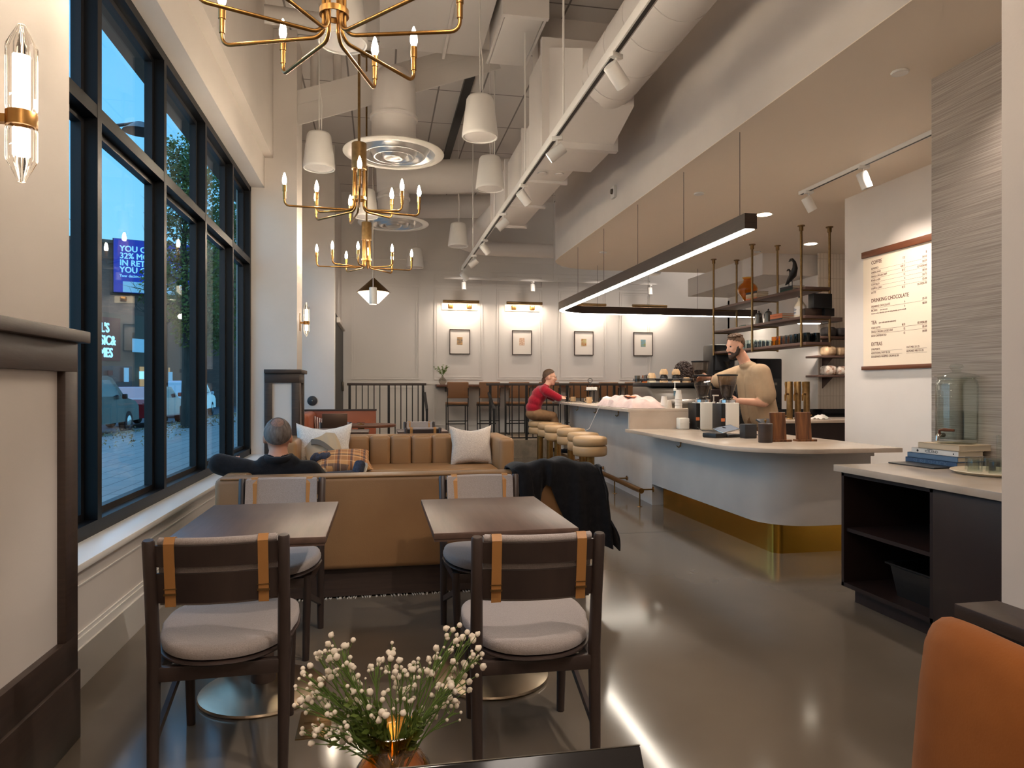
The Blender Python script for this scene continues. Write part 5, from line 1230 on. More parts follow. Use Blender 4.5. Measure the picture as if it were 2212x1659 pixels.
# ================================================================== SERVICE CABINET, RIGHT
t = thing('service_cabinet', 'dark wood service cabinet with open shelves and stone top', 'cabinet', (3.2, 3.0, 0))
x0, x1, ya, yb = 2.83, 3.62, 1.6, 3.87
m_ = MB().box(x0, x1, yb-.022, yb, .09, .80).box(x0, x1, 3.14, 3.162, .09, .80).box(x0, x1, ya, ya+.02, .09, .80).box(x1-.02, x1, ya, yb, .09, .80).box(x0, x1, ya, yb, .775, .80).box(x0, x1, ya, yb, .09, .115)
m_.build('carcass', 'espresso_wood', t, True)
B(x0+.02, x1-.02, 3.16, yb-.02, .43, .452).build('shelf', 'espresso_wood', t, True)
B(x0-.002, x0+.02, ya, 3.14, .10, .79, .002).build('door', 'espresso_wood', t, True)
B(x0+.05, x1, ya, yb-.06, 0, .09).build('plinth', 'espresso_wood', t, True)
B(x0-.035, x1, ya-.02, yb+.03, .80, .84, .003).build('countertop', 'stone', t, True)
t = thing('tub', 'black plastic bus tub on the lower shelf of the dark cabinet', 'tub', (3.1, 3.4, .115))
b_ = MB(); pr = [(-.17, -.20), (.17, -.20), (.17, .20), (-.17, .20)]
def tubf():
    m = MB(); V = bmesh.new(); R = []
    for z, e in ((0, .86), (.17, 1.0), (.175, 1.04), (.185, 1.04), (.18, .98), (.01, .84)):
        R.append([V.verts.new((x*e, y*e, z)) for x, y in pr])
    V.faces.new(R[0][::-1]); V.faces.new(R[-1])
    for a, d in zip(R, R[1:]):
        for k in range(4): V.faces.new((a[k], a[(k+1) % 4], d[(k+1) % 4], d[k]))
    bmesh.ops.recalc_face_normals(V, faces=V.faces); bmesh.ops.bevel(V, geom=[e for e in V.edges if abs(e.verts[0].co.z-e.verts[1].co.z) > .05], offset=.03, segments=3, affect='EDGES'); return m.merge(V)
tubf().build('body', 'black_plastic', t)
CT = .84
# book pile under the dispenser
bk = [('denim blue hardback with faded block letters at the bottom of the book pile', 'book_denim', .20, .385, .034), ('plain blue book second from the bottom of the pile under the dispenser', 'book_blue', .20, .375, .032), ('white guide book with black letters in the pile under the dispenser', 'book_white', .19, .345, .032), ('cream cloth book on top of the pile, under the glass dispenser', 'book_cream', .27, .30, .036)]
z = CT
for k, (lb, mt, w, d, h) in enumerate(bk):
    x = 3.368+w/2+.002*k; y = 3.575+d/2-.004*k
    t = book(x, y, z+.0005, w, d, h, mt, lb, .06, grp='books under the dispenser')
    if mt == 'book_white':
        M = frame((-w/2-.0006, .02, .008), (0, -1, 0), (0, 0, 1)); text('ICELAND', .024, 'ink_dark', t, M, 'lettering', 'CENTER', .0003, 1.0, False)
        text('STUNNING', .008, 'ink_dark', t, frame((-w/2-.0006, .03, .025), (0, -1, 0), (0, 0, 1)), 'lettering', 'CENTER', .0003, 1.0, False)
        MB().lathe([(0, .0006), (.008, .0005)], 16, (0, 0, 0), frame((-w/2-.0004, .125, .015), (0, -1, 0), (0, 0, 1))).lathe([(0, .0006), (.005, .0005)], 12, (0, 0, 0), frame((-w/2-.0004, -.14, .015), (0, -1, 0), (0, 0, 1))).build('emblem', 'ink_dark', t)
    if mt == 'book_denim': text('SURF SHACK', .036, 'book_blue', t, frame((-w/2-.0006, .0, .004), (0, -1, 0), (0, 0, 1)), 'lettering', 'CENTER', .0003, 1.25, False)
    z += h+.0005
t = thing('drink_dispenser', 'clear glass drink dispenser with lid and wood tap handle on the books', 'dispenser', (3.52, 3.72, z))
MB().lathe([(0, .0), (.10, .0), (.112, .012), (.115, .04), (.115, .36), (.108, .39), (.100, .40), (.104, .41), (.098, .41), (.096, .40), (.104, .385), (.111, .36), (.111, .03), (0, .02)], 40).build('jar', 'clear_glass', t, smooth=60)
MB().lathe([(0, .022), (.108, .03), (.1105, .05), (.1105, .20), (0, .20)], 40).build('water', 'water', t, smooth=60)
MB().lathe([(0, .412), (.118, .412), (.120, .417), (.10, .428), (.04, .440), (.02, .445), (.03, .46), (.038, .475), (.03, .49), (0, .495)], 36).build('lid', 'clear_glass', t, smooth=60)
MB().tube([(-.11, -.02, .055), (-.15, -.03, .055), (-.165, -.033, .045), (-.17, -.034, .02)], [.014, .014, .013, .010], 12).build('tap', 'chrome', t); MB().tube([(-.15, -.03, .06), (-.15, -.03, .085), (-.14, -.06, .09), (-.12, -.11, .088)], [.008, .008, .011, .007], 10).build('tap_handle', 'oak_brown', t)
one(MB().box(-.10, .10, -.17, .17, 0, .008, .002, 1, T(3.30, 3.74, CT) @ RZ(.1)), 'bar_mat', 'black_plastic', 'black rubber bar mat beside the book pile', 'mat')
t = thing('round_tray', 'round woven beige tray with upturned glasses at the wall edge', 'tray', (3.38, 3.30, CT))
MB().lathe([(0, .006), (.19, .006), (.22, .02), (.222, .016), (.19, .0), (0, 0)], 40).build('tray', 'cream', t, smooth=50)
random.seed(9); k = 0
for (x, y) in ((3.36, 3.44), (3.45, 3.42), (3.30, 3.36), (3.40, 3.34), (3.49, 3.33), (3.34, 3.26), (3.44, 3.25)):
    one(MB().lathe([(.036, 0), (.037, .004), (.035, .06), (.033, .075), (0, .078), (0, .07), (.031, .066), (.034, .0)], 18, (x, y, CT+.0075)), 'tumbler', 'clear_glass', 'upturned clear tumbler on the round beige tray', 'glass', 'upturned tumblers on the tray', 50)
one(MB().lathe([(0, 0), (.035, .002), (.02, .01), (.012, .02), (.012, .20), (.009, .205), (0, .20)], 14, (3.56, 3.46, CT)), 'candle_holder', 'clear_glass', 'slim clear glass tube behind the upturned tumblers', 'glass tube', None, 60)
# wood ledge along the right wall and the velvet chair
t = struct('trim_9', B(1.495, 1.63, -1.5, 1.588, .715, .75, .003).box(1.56, 1.63, -1.5, 1.57, 0, .716), 'dark_wood')
t = thing('velvet_chair', 'burnt orange velvet chair back in the bottom right corner', 'chair', (1.25, .95, 0))
def vback():
    V = bmesh.new(); n = 20; L = []
    Z0 = .42
    for i in range(n+1):
        u = i/n; y = 1.245-.62*u; bow = .04*(2*u-1)**2
        e = (1-abs(2*u-1)**5)
        top = .83+.045*(1-abs(2*u-1)**9)
        ring = []
        for (dx, zf) in ((-.052, 0), (-.06, .35), (-.06, .7), (-.052, .9), (-.03, .975), (0, 1.0), (.03, .975), (.05, .9), (.052, .6), (.052, .3), (.05, 0)):
            zz = Z0+(top-Z0)*zf; sq = .35+.65*min(1, (1-abs(2*u-1)**6)*1.1)
            yy = y+(.025*(1-zf) if u < .5 else 0)
            ring.append(V.verts.new((1.082+dx*sq+bow+.02*(1-zf)*-1, yy, zz)))
        L.append(ring)
    for a, d in zip(L, L[1:]):
        k = len(a)
        for j in range(k): V.faces.new((a[j], a[(j+1) % k], d[(j+1) % k], d[j]))
    V.faces.new(L[0][::-1]); V.faces.new(L[-1]); bmesh.ops.recalc_face_normals(V, faces=V.faces); return MB().merge(V)
vback().build('backrest', 'velvet', t, True, 60)
B(1.08, 1.46, .66, 1.22, .30, .45, .04, 3).build('seat', 'velvet', t, True)
for x in (1.12, 1.42):
    for y in (.70, 1.2): MB().cyl((x, y, 0), (x, y, .31), .014, .02, 10).build('leg', 'dark_wood', t, True)
# ================================================================== PHOTOGRAPHER'S TABLE
t = thing('cafe_table', 'dark table in the foreground holding the flower vase and laptop', 'table', (.15, .62, 0))
B(-.38, .33, .25, .985, .72, .75, .003).build('tabletop', 'table_wood', t, True); MB().cyl((.1, .6, .03), (.1, .6, .72), .045).build('pedestal', 'dark_wood', t, True); MB().lathe([(0, 0), (.26, 0), (.26, .015), (.05, .05), (0, .05)], 32, (.1, .6, 0)).build('base_disc', 'nickel', t, True)
t = thing('laptop', 'black laptop lid edge rising from the bottom of the photo', 'laptop', (.14, .66, .75))
B(-.03, .29, .42, .655, .7505, .765, .004).build('keyboard_base', 'dark_gray', t, True)
M_ = frame((.13, .648, .766), (1, 0, 0), (0, .105, .148)) @ RZ(-.004)
MB().box(-.161, .161, 0, .180, -.003, .003, .0028, 2, M_).build('lid', 'black_gloss', t, True)
MB().box(-.161, .161, .1785, .1805, -.0032, .0032, .0012, 1, M_).build('lid_rim', 'machine_gray', t, True)
t = thing('flower_vase', 'round amber glass bud vase with white sprays in front', 'vase', (.018, .935, .7505))
VS = 1.2
MB().lathe([(r*1.1, z*VS) for r, z in [(0, 0), (.025, 0), (.038, .014), (.046, .036), (.044, .056), (.032, .072), (.023, .080), (.023, .086), (.032, .096), (.034, .099), (.030, .099), (.020, .087), (.020, .080), (.029, .069), (.041, .055), (.043, .036), (.033, .016), (0, .008)]], 36).build('vase', 'amber_glass', t, smooth=60)
random.seed(21)
stems = MB(); flw = []; fern = MB()
def spray(p0, p1, bend):
    pts = []
    for i in range(7):
        f = i/6; p = Vector(p0).lerp(Vector(p1), f)+Vector(bend)*math.sin(PI*f); pts.append(p)
    stems.tube(pts, [.0011]*7, 5); return pts
targets = [(-.088, .955), (-.094, .925), (-.075, .965), (-.062, .985), (-.050, .965), (-.04, .955), (-.085, .900), (-.07, .88), (-.03, .90), (-.005, .945), (.012, .95), (.03, .952), (.045, .94), (.06, .93), (.05, .905), (.072, .895), (.088, .975), (.10, .985), (.115, .98), (.125, .965), (.118, .945), (.108, .925), (.09, .90), (.10, .885), (-.055, .855), (.065, .87), (-.025, .93), (.02, .92), (-.066, .94), (-.078, .935), (-.06, .91), (-.09, .875), (-.045, .885), (.035, .91), (.0, .90), (.075, .95), (-.035, .87), (.085, .925)]
for (tx, tz) in targets:
    ty = random.uniform(-.04, .04)
    p1 = Vector((tx-.018, ty, tz-.7505)); pts = spray((random.uniform(-.01, .01), random.uniform(-.01, .01), .05), p1, (random.uniform(-.008, .008), 0, .012))
    for q in range(9):
        d = Vector((random.uniform(-1, 1), random.uniform(-1, 1), random.uniform(-.8, 1))); d.normalize(); e = p1+d*random.uniform(.006, .022)
        stems.tube([pts[3].lerp(pts[6], random.uniform(.2, 1)), e], .0006, 4); flw.append((e, random.choice((random.uniform(.0016, .0030), random.uniform(.003, .0049)))))
stems.build('stem', 'stem', t)
for k in range(34):
    a = random.uniform(0, 2*PI); s = random.uniform(.05, .115); el = random.uniform(.45, 1.1)
    dx = random.choice((-1, -1, 1))*random.uniform(.2, 1)*s; p1 = Vector((dx, random.uniform(-.4, .4)*s, .075+s*el)); p0 = Vector((0, 0, .07))
    for q in range(11):
        f = .2+.8*q/11; ce = p0.lerp(p1, f); ax = (p1-p0).normalized()
        for sd in (-1, 1):
            d = (ax+Vector((0, 0, .7*sd))+Vector((random.uniform(-.3, .3), random.uniform(-.6, .6), 0))).normalized(); nrm = d.cross(Vector((random.uniform(-1, 1), 1, random.uniform(-.5, .5)))).normalized(); w = d.cross(nrm)
            L = .021*(1.15-f*.6); fern.merge((lambda b: (b.faces.new([b.verts.new(ce), b.verts.new(ce+d*L*.5+w*.0034), b.verts.new(ce+d*L), b.verts.new(ce+d*L*.5-w*.0034)]), b)[1])(bmesh.new()))
fern.build('foliage', 'leaf', t, smooth=0)
def blossom():
    b = bmesh.new(); bmesh.ops.create_icosphere(b, subdivisions=2, radius=1.0); random.seed(3)
    for v in b.verts: v.co *= random.uniform(.72, 1.15)
    return MB().merge(b)
proto = None
flw.sort(key=lambda q: -q[1])
rest = MB()
for k, (e, r) in enumerate(flw):
    if k < 99:
        if proto is None:
            proto = blossom(); proto = proto.build('blossom', 'petal', t, smooth=80); o = proto
        else:
            o = proto.copy(); COL.objects.link(o); o.parent = t
        o.location = e; o.scale = (r, r, r*.9); o.rotation_euler = (k, 2*k, 0)
    else: rest.ell(tuple(e), r, 8)
o_ = rest.build('blossom_buds', 'petal', t); o_['kind'] = 'stuff'
# ================================================================== OUTSIDE
struct('ground', B(-7.4, -1.62, -6, 40, -.12, 0), 'sidewalk')
struct('ground.001', B(-60, -7.4, -6, 90, -.25, -.12).box(-7.4, -1.62, 40, 90, -.25, -.12).box(-1.62, 60, 15.4, 90, -.25, -.12), 'asphalt')
struct('trim_10', B(-7.55, -7.35, -6, 40, -.2, .02), 'curb')
struct('wall_left.007', B(-2.1, -1.62, -3.2, 15.4, 4.08, 4.3), 'shop_brown')
random.seed(12); m_ = MB()
for k in range(900):
    y = 13+23*random.random()**.8; x = -7.2+random.random()**2*2.2-(random.random() < .3)*.6; a = random.uniform(0, 6.28); s = random.uniform(.03, .065)
    m_.merge((lambda b: (b.faces.new([b.verts.new((x+s*math.cos(a+q*PI/2)*(1, .5)[q % 2], y+s*math.sin(a+q*PI/2)*(1, .5)[q % 2], .012+.05*random.random()+(.04 if q % 2 else 0))) for q in range(4)]), b)[1])(bmesh.new()))
o_ = m_.build('leaf_litter', 'leaf_litter', None, False, 0); tag(o_, 'dry fallen leaves scattered along the curb outside the window', 'leaves', None, 'stuff')
def car(loc, rz, label, paint, kind):
    t = thing('car', label, 'car', loc, rz, 'parked cars outside')
    if kind == 'suv': prof = [(-2.3, .35), (-2.35, .9), (-2.25, 1.1), (-2.0, 1.72), (-1.7, 1.8), (.1, 1.80), (.45, 1.74), (1.2, 1.15), (2.05, 1.02), (2.35, .85), (2.38, .4)]; win = [(-1.9, 1.18), (-1.72, 1.66), (.15, 1.68), (.9, 1.18)]
    else: prof = [(-2.2, .35), (-2.25, .85), (-2.1, 1.02), (-1.6, 1.08), (-1.0, 1.44), (-.6, 1.5), (.3, 1.48), (1.0, 1.05), (1.9, .92), (2.2, .75), (2.22, .35)]; win = [(-1.25, 1.08), (-.9, 1.38), (.3, 1.39), (.85, 1.06)]
    V = bmesh.new(); L = []
    for w, s in ((-.9, .0), (-.86, 1), (.86, 1), (.9, 0)):
        ring = []
        for (y, z) in prof:
            tuck = .0 if z < 1.0 else (z-1.0)*.22
            x = w*(1-tuck) if abs(w) > .87 else w*(1-tuck)
            ring.append(V.verts.new((x, y, z)))
        L.append(ring)
    for a, d in zip(L, L[1:]):
        for j in range(len(a)): V.faces.new((a[j], a[(j+1) % len(a)], d[(j+1) % len(a)], d[j]))
    V.faces.new(L[0][::-1]); V.faces.new(L[-1]); bmesh.ops.recalc_face_normals(V, faces=V.faces)
    MB().merge(V).build('body', paint, t, smooth=30)
    for s in (-1, 1):
        m = MB(); V = bmesh.new(); q = .91 if kind == 'suv' else .905
        V.faces.new([V.verts.new((s*(q-(z-1.0)*.19), y, z)) for y, z in win]); m.merge(V); V2 = bmesh.new(); V2.faces.new([V2.verts.new((s*(q-.03-(z-1.0)*.19), y, z)) for y, z in win]); m.merge(V2); m.build('side_window', 'car_window', t)
        for y in (-1.4, 1.45):
            wh = MB().lathe([(0, -.11), (.2, -.11), (.34, -.10), (.36, -.06), (.36, .06), (.34, .10), (.2, .11), (0, .11)], 28, (0, 0, 0), T(s*.80, y, .36) @ RY(PI/2)).build('wheel', 'tyre', t); MB().lathe([(0, .125), (.06, .125), (.2, .115), (.22, .10)], 20, (0, 0, 0), T(s*.80, y, .36) @ RY(PI/2*s)).build('hubcap', 'alu', wh)
    m = MB(); i0 = 6 if kind == 'suv' else 6; (ya, za), (yb, zb) = prof[6], prof[7]
    m.box(-.68, .68, 0, math.hypot(yb-ya, zb-za)*.86, .004, .012, 0, 2, frame((0, ya+(yb-ya)*.07, za+(zb-za)*.07), (1, 0, 0), (0, yb-ya, zb-za))).build('windshield', 'car_window', t)
    (ya, za), (yb, zb) = prof[2], prof[3]
    for s in (-1, 1):
        MB().box(s*.62-.18, s*.62+.18, 2.2 if kind == 'suv' else 2.08, 2.37 if kind == 'suv' else 2.22, .72, .86, .03).build('headlight', 'alu', t)
        MB().box(s*.68-.14, s*.68+.14, -2.36 if kind == 'suv' else -2.28, -2.25 if kind == 'suv' else -2.15, .78, .92, .02).build('tail_light', 'car_red', t)
        MB().box(s*1.0-.07, s*1.0+.07, .72, .85, 1.1, 1.26, .03).build('mirror', paint, t)
    return t
car((-8.75, 22.6, -.12), 0, 'dark green SUV parked at the curb, nearest through the window', 'car_green', 'suv')
car((-12.2, 27.5, -.12), 0, 'white van like car parked beyond the green SUV', 'car_white', 'suv').scale = (1.1, 1.05, 1.2)
car((-8.9, 29.2, -.12), 0, 'red car tail behind the green SUV at the curb', 'car_red', 'sedan')
car((-9.6, 38.0, -.12), .05, 'pale wagon further up the street behind the second pane', 'car_white', 'suv')
# ---- buildings
t = thing('brick_building', 'brick building across the street carrying the blue billboard', 'building', (-20, 57, -.2))
M_ = T(-17.5, 55.6, -.2) @ RZ(.352)
MB().box(-14, 9, 0, 10, 0, 12.0, 0, 2, M_).build('wall', 'brick', t, True); MB().box(-14.2, 9.2, -.2, 10, 12.0, 12.25, 0, 2, M_).build('cornice', 'shop_brown', t, True)
t = thing('billboard', 'big blue billboard with pale block letters on the brick building', 'billboard', (-17, 55, 7.5))
M_ = frame((-18.82, 54.5, 8.25), (.94, .345, 0), (0, 0, 1))
MB().box(0, 5.3, 0, 3.85, -.25, 0, .03, 1, M_).build('panel', 'sign_blue', t, True); MB().box(-.06, 5.36, -.06, 3.91, -.3, -.2, 0, 1, M_).build('frame', 'black_metal', t, True)
for body, x, y, s in (('YOU CAN HAVE', .38, 2.98, .60), ('32% MORE', .38, 2.46, .60), ('IN RETIREMENT WITH', .38, 1.95, .60), ('YOU CHOOSE TIAA.', .38, 1.45, .60), ('Your decision just got easier.', .38, 1.12, .27), ('TIAA', 4.3, .55, .42)):
    text(body, s, 'sign_letters', t, M_ @ T(x, y, .01), 'lettering', 'LEFT', .01, .90, True, .035)
t = thing('banner', 'pale welcome banner hanging over the street', 'banner', (-14, 44, 5.5))
M_ = frame((-14.7, 44, 6.92), (.94, .345, 0), (0, 0, 1))
MB().box(0, 4.4, 0, .62, -.02, 0, 0, 1, M_).build('cloth', 'lit_sign', t, True); text('Welcome', .55, 'ink_dark', t, M_ @ T(2.6, .18, .01), 'lettering', 'LEFT', .005, .9)
t = thing('storefront', 'long brown storefront with lit shop signs across the street', 'building', (-22, 40, -.2))
M_ = T(-25.2, 34.2, -.2) @ RZ(.98)
MB().box(-14, 22, 0, 7, 0, 6.2, 0, 2, M_).build('wall', 'shop_brown', t, True); MB().box(-14, -6.5, -.3, 0, .8, 7.4, 0, 2, M_).build('red_front', 'shop_red', t, True)
for k in range(9): MB().box(-5.5+2.9*k, -3.2+2.9*k, -.06, .02, .9, 2.9, 0, 2, M_).build('shop_window', 'shop_glow' if k % 2 == 0 else 'car_window', t, True)
for k in range(10): MB().box(9.8+1.1*k, 10.1+1.1*k, -.3, -.22, 1.9+.2*(k % 3), 2.8-.2*(k % 2), 0, 2, M_).build('blade_sign', ('lit_sign', 'neon_letters', 'shop_red')[k % 3], t, True)
for k, w_ in enumerate(("AL'S", 'MUSIC&', 'GAMES')): text(w_, .82, 'neon_letters', t, M_ @ frame((14.15 if k else 14.6, -.08, 4.97-.77*k), (1, 0, 0), (0, 0, 1)), 'lettering', 'LEFT', .03, .62, True, .03)
MB().box(13.6, 16.3, -.05, .0, 3.2, 5.9, 0, 2, M_).build('sign_board', 'shop_red', t, True)
MB().box(16.7, 17.6, -.7, -.6, 3.8, 4.65, 0, 2, M_).build('square_sign', 'lit_sign', t, True)
t = thing('street_lamp', 'dark street lamp post outside the second pane', 'street lamp', (-7.3, 19.5, 0))
MB().tube([(0, 0, 0), (0, 0, 7.5), (.2, 0, 8.0), (1.2, 0, 8.2)], [.09, .07, .05, .04], 10).build('pole', 'dark_gray', t); MB().lathe([(0, .1), (.12, .1), (.42, -.14), (.35, -.16), (0, -.1)], 18, (1.2, 0, 8.1)).build('head', 'dark_gray', t)
# ---- trees
def tree(loc, label, h, crowns, bare=0, seed=1, nleaf=900, ls=.16):
    t = thing('tree', label, 'tree', loc, group='street trees outside the window'); random.seed(seed)
    m = MB().tube([(0, 0, 0), (.05, 0, h*.35), (-.05, .05, h*.6), (.05, 0, h*.85)], [.14, .11, .08, .03], 8); m.build('trunk', 'bark', t)
    m = MB()
    for k in range(26+bare):
        z = h*random.uniform(.35, .9); a = random.uniform(0, 6.28); L = random.uniform(.6, 1.7)*(1.2-z/h*.6); p = Vector((0, 0, z)); d = Vector((math.cos(a), math.sin(a), random.uniform(.3, 1.2))).normalized()
        q = p+d*L; m.tube([p, p+d*L*.5+Vector((0, 0, .05)), q], [.03, .018, .006], 5)
        for j in range(4):
            e = Vector((random.uniform(-1, 1), random.uniform(-1, 1), random.uniform(.0, 1))).normalized(); b0 = p+d*L*random.uniform(.4, 1); m.tube([b0, b0+e*random.uniform(.3, .8)], [.01, .003], 4)
    m.build('branches', 'bark', t)
    V = bmesh.new()
    for (cx, cy, cz, r) in crowns:
        for k in range(nleaf):
            v = Vector((random.gauss(0, 1), random.gauss(0, 1), random.gauss(0, 1))).normalized()*r*random.random()**.4; p = Vector((cx, cy, cz))+Vector((v.x, v.y, v.z*.9))
            d = Vector((random.uniform(-1, 1), random.uniform(-1, 1), random.uniform(-1, .4))).normalized(); w = d.orthogonal().normalized(); s = ls*random.uniform(.6, 1.3)
            V.faces.new([V.verts.new(p), V.verts.new(p+d*s*.5+w*s*.3), V.verts.new(p+d*s), V.verts.new(p+d*s*.5-w*s*.3)])
    if crowns: MB().merge(V).build('foliage', 'leaf_olive', t, smooth=0)
    return t
tree((-6.3, 24.5, 0), 'leafy olive green street tree behind the second and third panes', 9.6, [(.1, 0, 4.6, 1.5), (.5, .5, 6.0, 1.7), (.4, 0, 7.4, 1.5), (.2, 0, 8.7, 1.1), (.6, .3, 3.4, 1.1)], 20, 3, 2400, .13)
tree((-5.6, 31, 0), 'second leafy tree further along the sidewalk by the fourth pane', 9, [(0, 0, 4.6, 2.0), (0, 0, 6.4, 2.0), (0, 0, 8.2, 1.5)], 0, 5, 2400, .15)
tree((-8.5, 30, 0), 'thin nearly bare tree against the blue sky', 9.8, [], 34, 9)
one(MB().tube([(-6.5, 9, 8.6), (-11, 24, 8.1), (-15, 40, 9.2)], .012, 4), 'overhead_wire', 'black_metal', 'thin overhead wire crossing the sky in the window', 'wire')
# ================================================================== PEOPLE
def figure(name, label, prims, voxel=.012, loc=None, smooth=9):
    """one continuous skin grown over bones: prims = (material, p0, p1, r0, r1) or (material, centre, radii)"""
    m = MB()
    for p in prims:
        if len(p) == 5: m.tube([p[1], p[2]], [p[3], p[4]], 14); m.ell(p[1], p[3], 14); m.ell(p[2], p[4], 14)
        else:
            M = p[3] if len(p) == 4 else Matrix()
            m.ell((0, 0, 0), p[2], 18, T(*p[1]) @ M)
    me = bpy.data.meshes.new(name); m.bm.to_mesh(me); m.bm.free()
    o = bpy.data.objects.new(name, me); COL.objects.link(o)
    r = o.modifiers.new('r', 'REMESH'); r.mode = 'VOXEL'; r.voxel_size = voxel
    s = o.modifiers.new('s', 'SMOOTH'); s.iterations = smooth; s.factor = .5
    dg = bpy.context.evaluated_depsgraph_get(); me2 = bpy.data.meshes.new_from_object(o.evaluated_get(dg)); bpy.data.objects.remove(o)
    ms = []
    for p in prims:
        if p[0] not in ms: ms.append(p[0])
    me2.materials.clear()
    for k in ms: me2.materials.append(MATS[k])
    pr = []
    for p in prims:
        if len(p) == 5: pr.append((ms.index(p[0]), Vector(p[1]), Vector(p[2]), p[3], p[4]))
        else:
            M = (T(*p[1]) @ (p[3] if len(p) == 4 else Matrix())).inverted(); pr.append((ms.index(p[0]), M, p[2]))
    for f in me2.polygons:
        ce = f.center; best = 9e9; bi = 0
        for q in pr:
            if len(q) == 5:
                d = q[2]-q[1]; L = d.length_squared; u = 0 if L == 0 else max(0, min(1, (ce-q[1]).dot(d)/L)); dist = (ce-q[1]-d*u).length-(q[3]+(q[4]-q[3])*u)
            else:
                v = q[1] @ ce; R = q[2] if isinstance(q[2], tuple) else (q[2],)*3; k = math.sqrt((v.x/R[0])**2+(v.y/R[1])**2+(v.z/R[2])**2); dist = (k-1)*min(R)
            if dist < best: best = dist; bi = q[0]
        f.material_index = bi; f.use_smooth = True
    me2.name = name
    o = bpy.data.objects.new(name, me2)
    loc = Vector(loc); me2.transform(Matrix.Translation(-loc)); COL.objects.link(o); o.location = loc; WM[o] = T(*loc)
    tag(o, label, 'person'); return o
def hand(prims, wrist, d, side, mt='skin', curl=.5, s=1.0):
    """palm, thumb and four separate fingers; d = pointing direction, side = thumb direction"""
    w = Vector(wrist); d = Vector(d).normalized(); sd = Vector(side); sd = (sd-d*sd.dot(d)).normalized(); nm = d.cross(sd)
    palm = w+d*.055*s
    M = Matrix((d, sd, nm)).transposed().to_4x4()
    prims.append((mt, tuple(palm), (.052*s, .042*s, .017*s), M))
    for k in range(4):
        off = (.030-.020*k)*s; L = (.040, .046, .042, .033)[k]*s
        a = w+d*.090*s+sd*off; dd = (d-nm*curl*.5).normalized(); b = a+dd*L; e = b+(d-nm*curl*1.6).normalized()*L*.85
        prims.append((mt, tuple(a), tuple(b), .0098*s, .009*s)); prims.append((mt, tuple(b), tuple(e), .009*s, .0078*s))
    a = w+d*.03*s+sd*.038*s; b = a+(d*.7+sd*.7)*.038*s; e = b+(d*.9+sd*.2-nm*.3).normalized()*.03*s
    prims.append((mt, tuple(a), tuple(b), .012*s, .010*s)); prims.append((mt, tuple(b), tuple(e), .010*s, .0085*s))
def head(prims, ce, fwd, up=(0, 0, 1), s=1.0, skin='skin', beard=None):
    """skull, jaw, nose, brow, ears, lips; returns the local frame"""
    f = Vector(fwd).normalized(); u = Vector(up); u = (u-f*u.dot(f)).normalized(); r = f.cross(u); c_ = Vector(ce)
    M = Matrix((r, f, u)).transposed().to_4x4()
    def P(x, y, z): return tuple(c_+(r*x+f*y+u*z)*s)
    prims.append((skin, P(0, -.012, .03), (.076*s, .096*s, .092*s), M))
    prims.append((skin, P(0, .03, -.03), (.062*s, .066*s, .085*s), M))
    prims.append((beard or skin, P(0, .052, -.095), (.036*s, .036*s, .030*s), M))
    prims.append((skin, P(0, .088, .005), P(0, .108, -.030), .010*s, .015*s))
    prims.append((skin, P(-.032, .076, .028), P(.032, .076, .028), .014*s, .014*s))
    prims.append(('lip', P(-.018, .084, -.062), P(.018, .084, -.062), .008*s, .008*s))
    for q in (-1, 1):
        prims.append((skin, P(.077*q, -.008, -.004), (.012*s, .020*s, .033*s), M @ RX(.2)))
        prims.append((skin, P(.044*q, .062, -.025), (.024*s, .024*s, .024*s), M))
    if beard:
        for q in (-1, 1): prims.append((beard, P(.060*q, .0, -.015), P(.052*q, .03, -.075), .022*s, .026*s)); prims.append((beard, P(.052*q, .03, -.075), P(.02*q, .068, -.098), .026*s, .026*s)); prims.append((beard, P(.004*q, .094, -.044), P(.034*q, .076, -.062), .010*s, .010*s))
        prims.append((beard, P(0, .068, -.105), (.036*s, .034*s, .034*s), M))
    return P, M, s
def eyes(o, P, s, col='ink_dark'):
    for q in (-1, 1): MB().ell(P(.030*q, .079, .008), (.010*s, .010*s, .007*s), 10).build('eye', col, o, True)
mat('lip', c(178, 104, 90), .45); mat('lens_glass', c(245, 245, 245), .02, trans=1.0, ior=1.1)
def cap_hair(o, P, M, s, m_, top=.045, z0=.0, back=-.03, thick=1.0, front=.045):
    # hair shell: skull ellipsoid slightly larger, cut below the hairline
    b = bmesh.new(); bmesh.ops.create_uvsphere(b, u_segments=40, v_segments=26, radius=1)
    dl = [v for v in b.verts if not (v.co.z > z0+(front+.55)*max(0, v.co.y)**1.2*1.0 - (0.9*max(0, -v.co.y)))]
    bmesh.ops.delete(b, geom=dl, context='VERTS')
    random.seed(1)
    for v in b.verts:
        k = 1+random.uniform(-.012, .02); v.co = Vector((v.co.x*.082*s*k*thick, (v.co.y*.102-.014)*s*k, (v.co.z*.099*k+.032)*s))
    bmesh.ops.solidify(b, geom=list(b.faces), thickness=.008*s)
    b.transform(T(*P(0, 0, 0)) @ M); return MB().merge(b).build('hair', m_, o, True, 80)
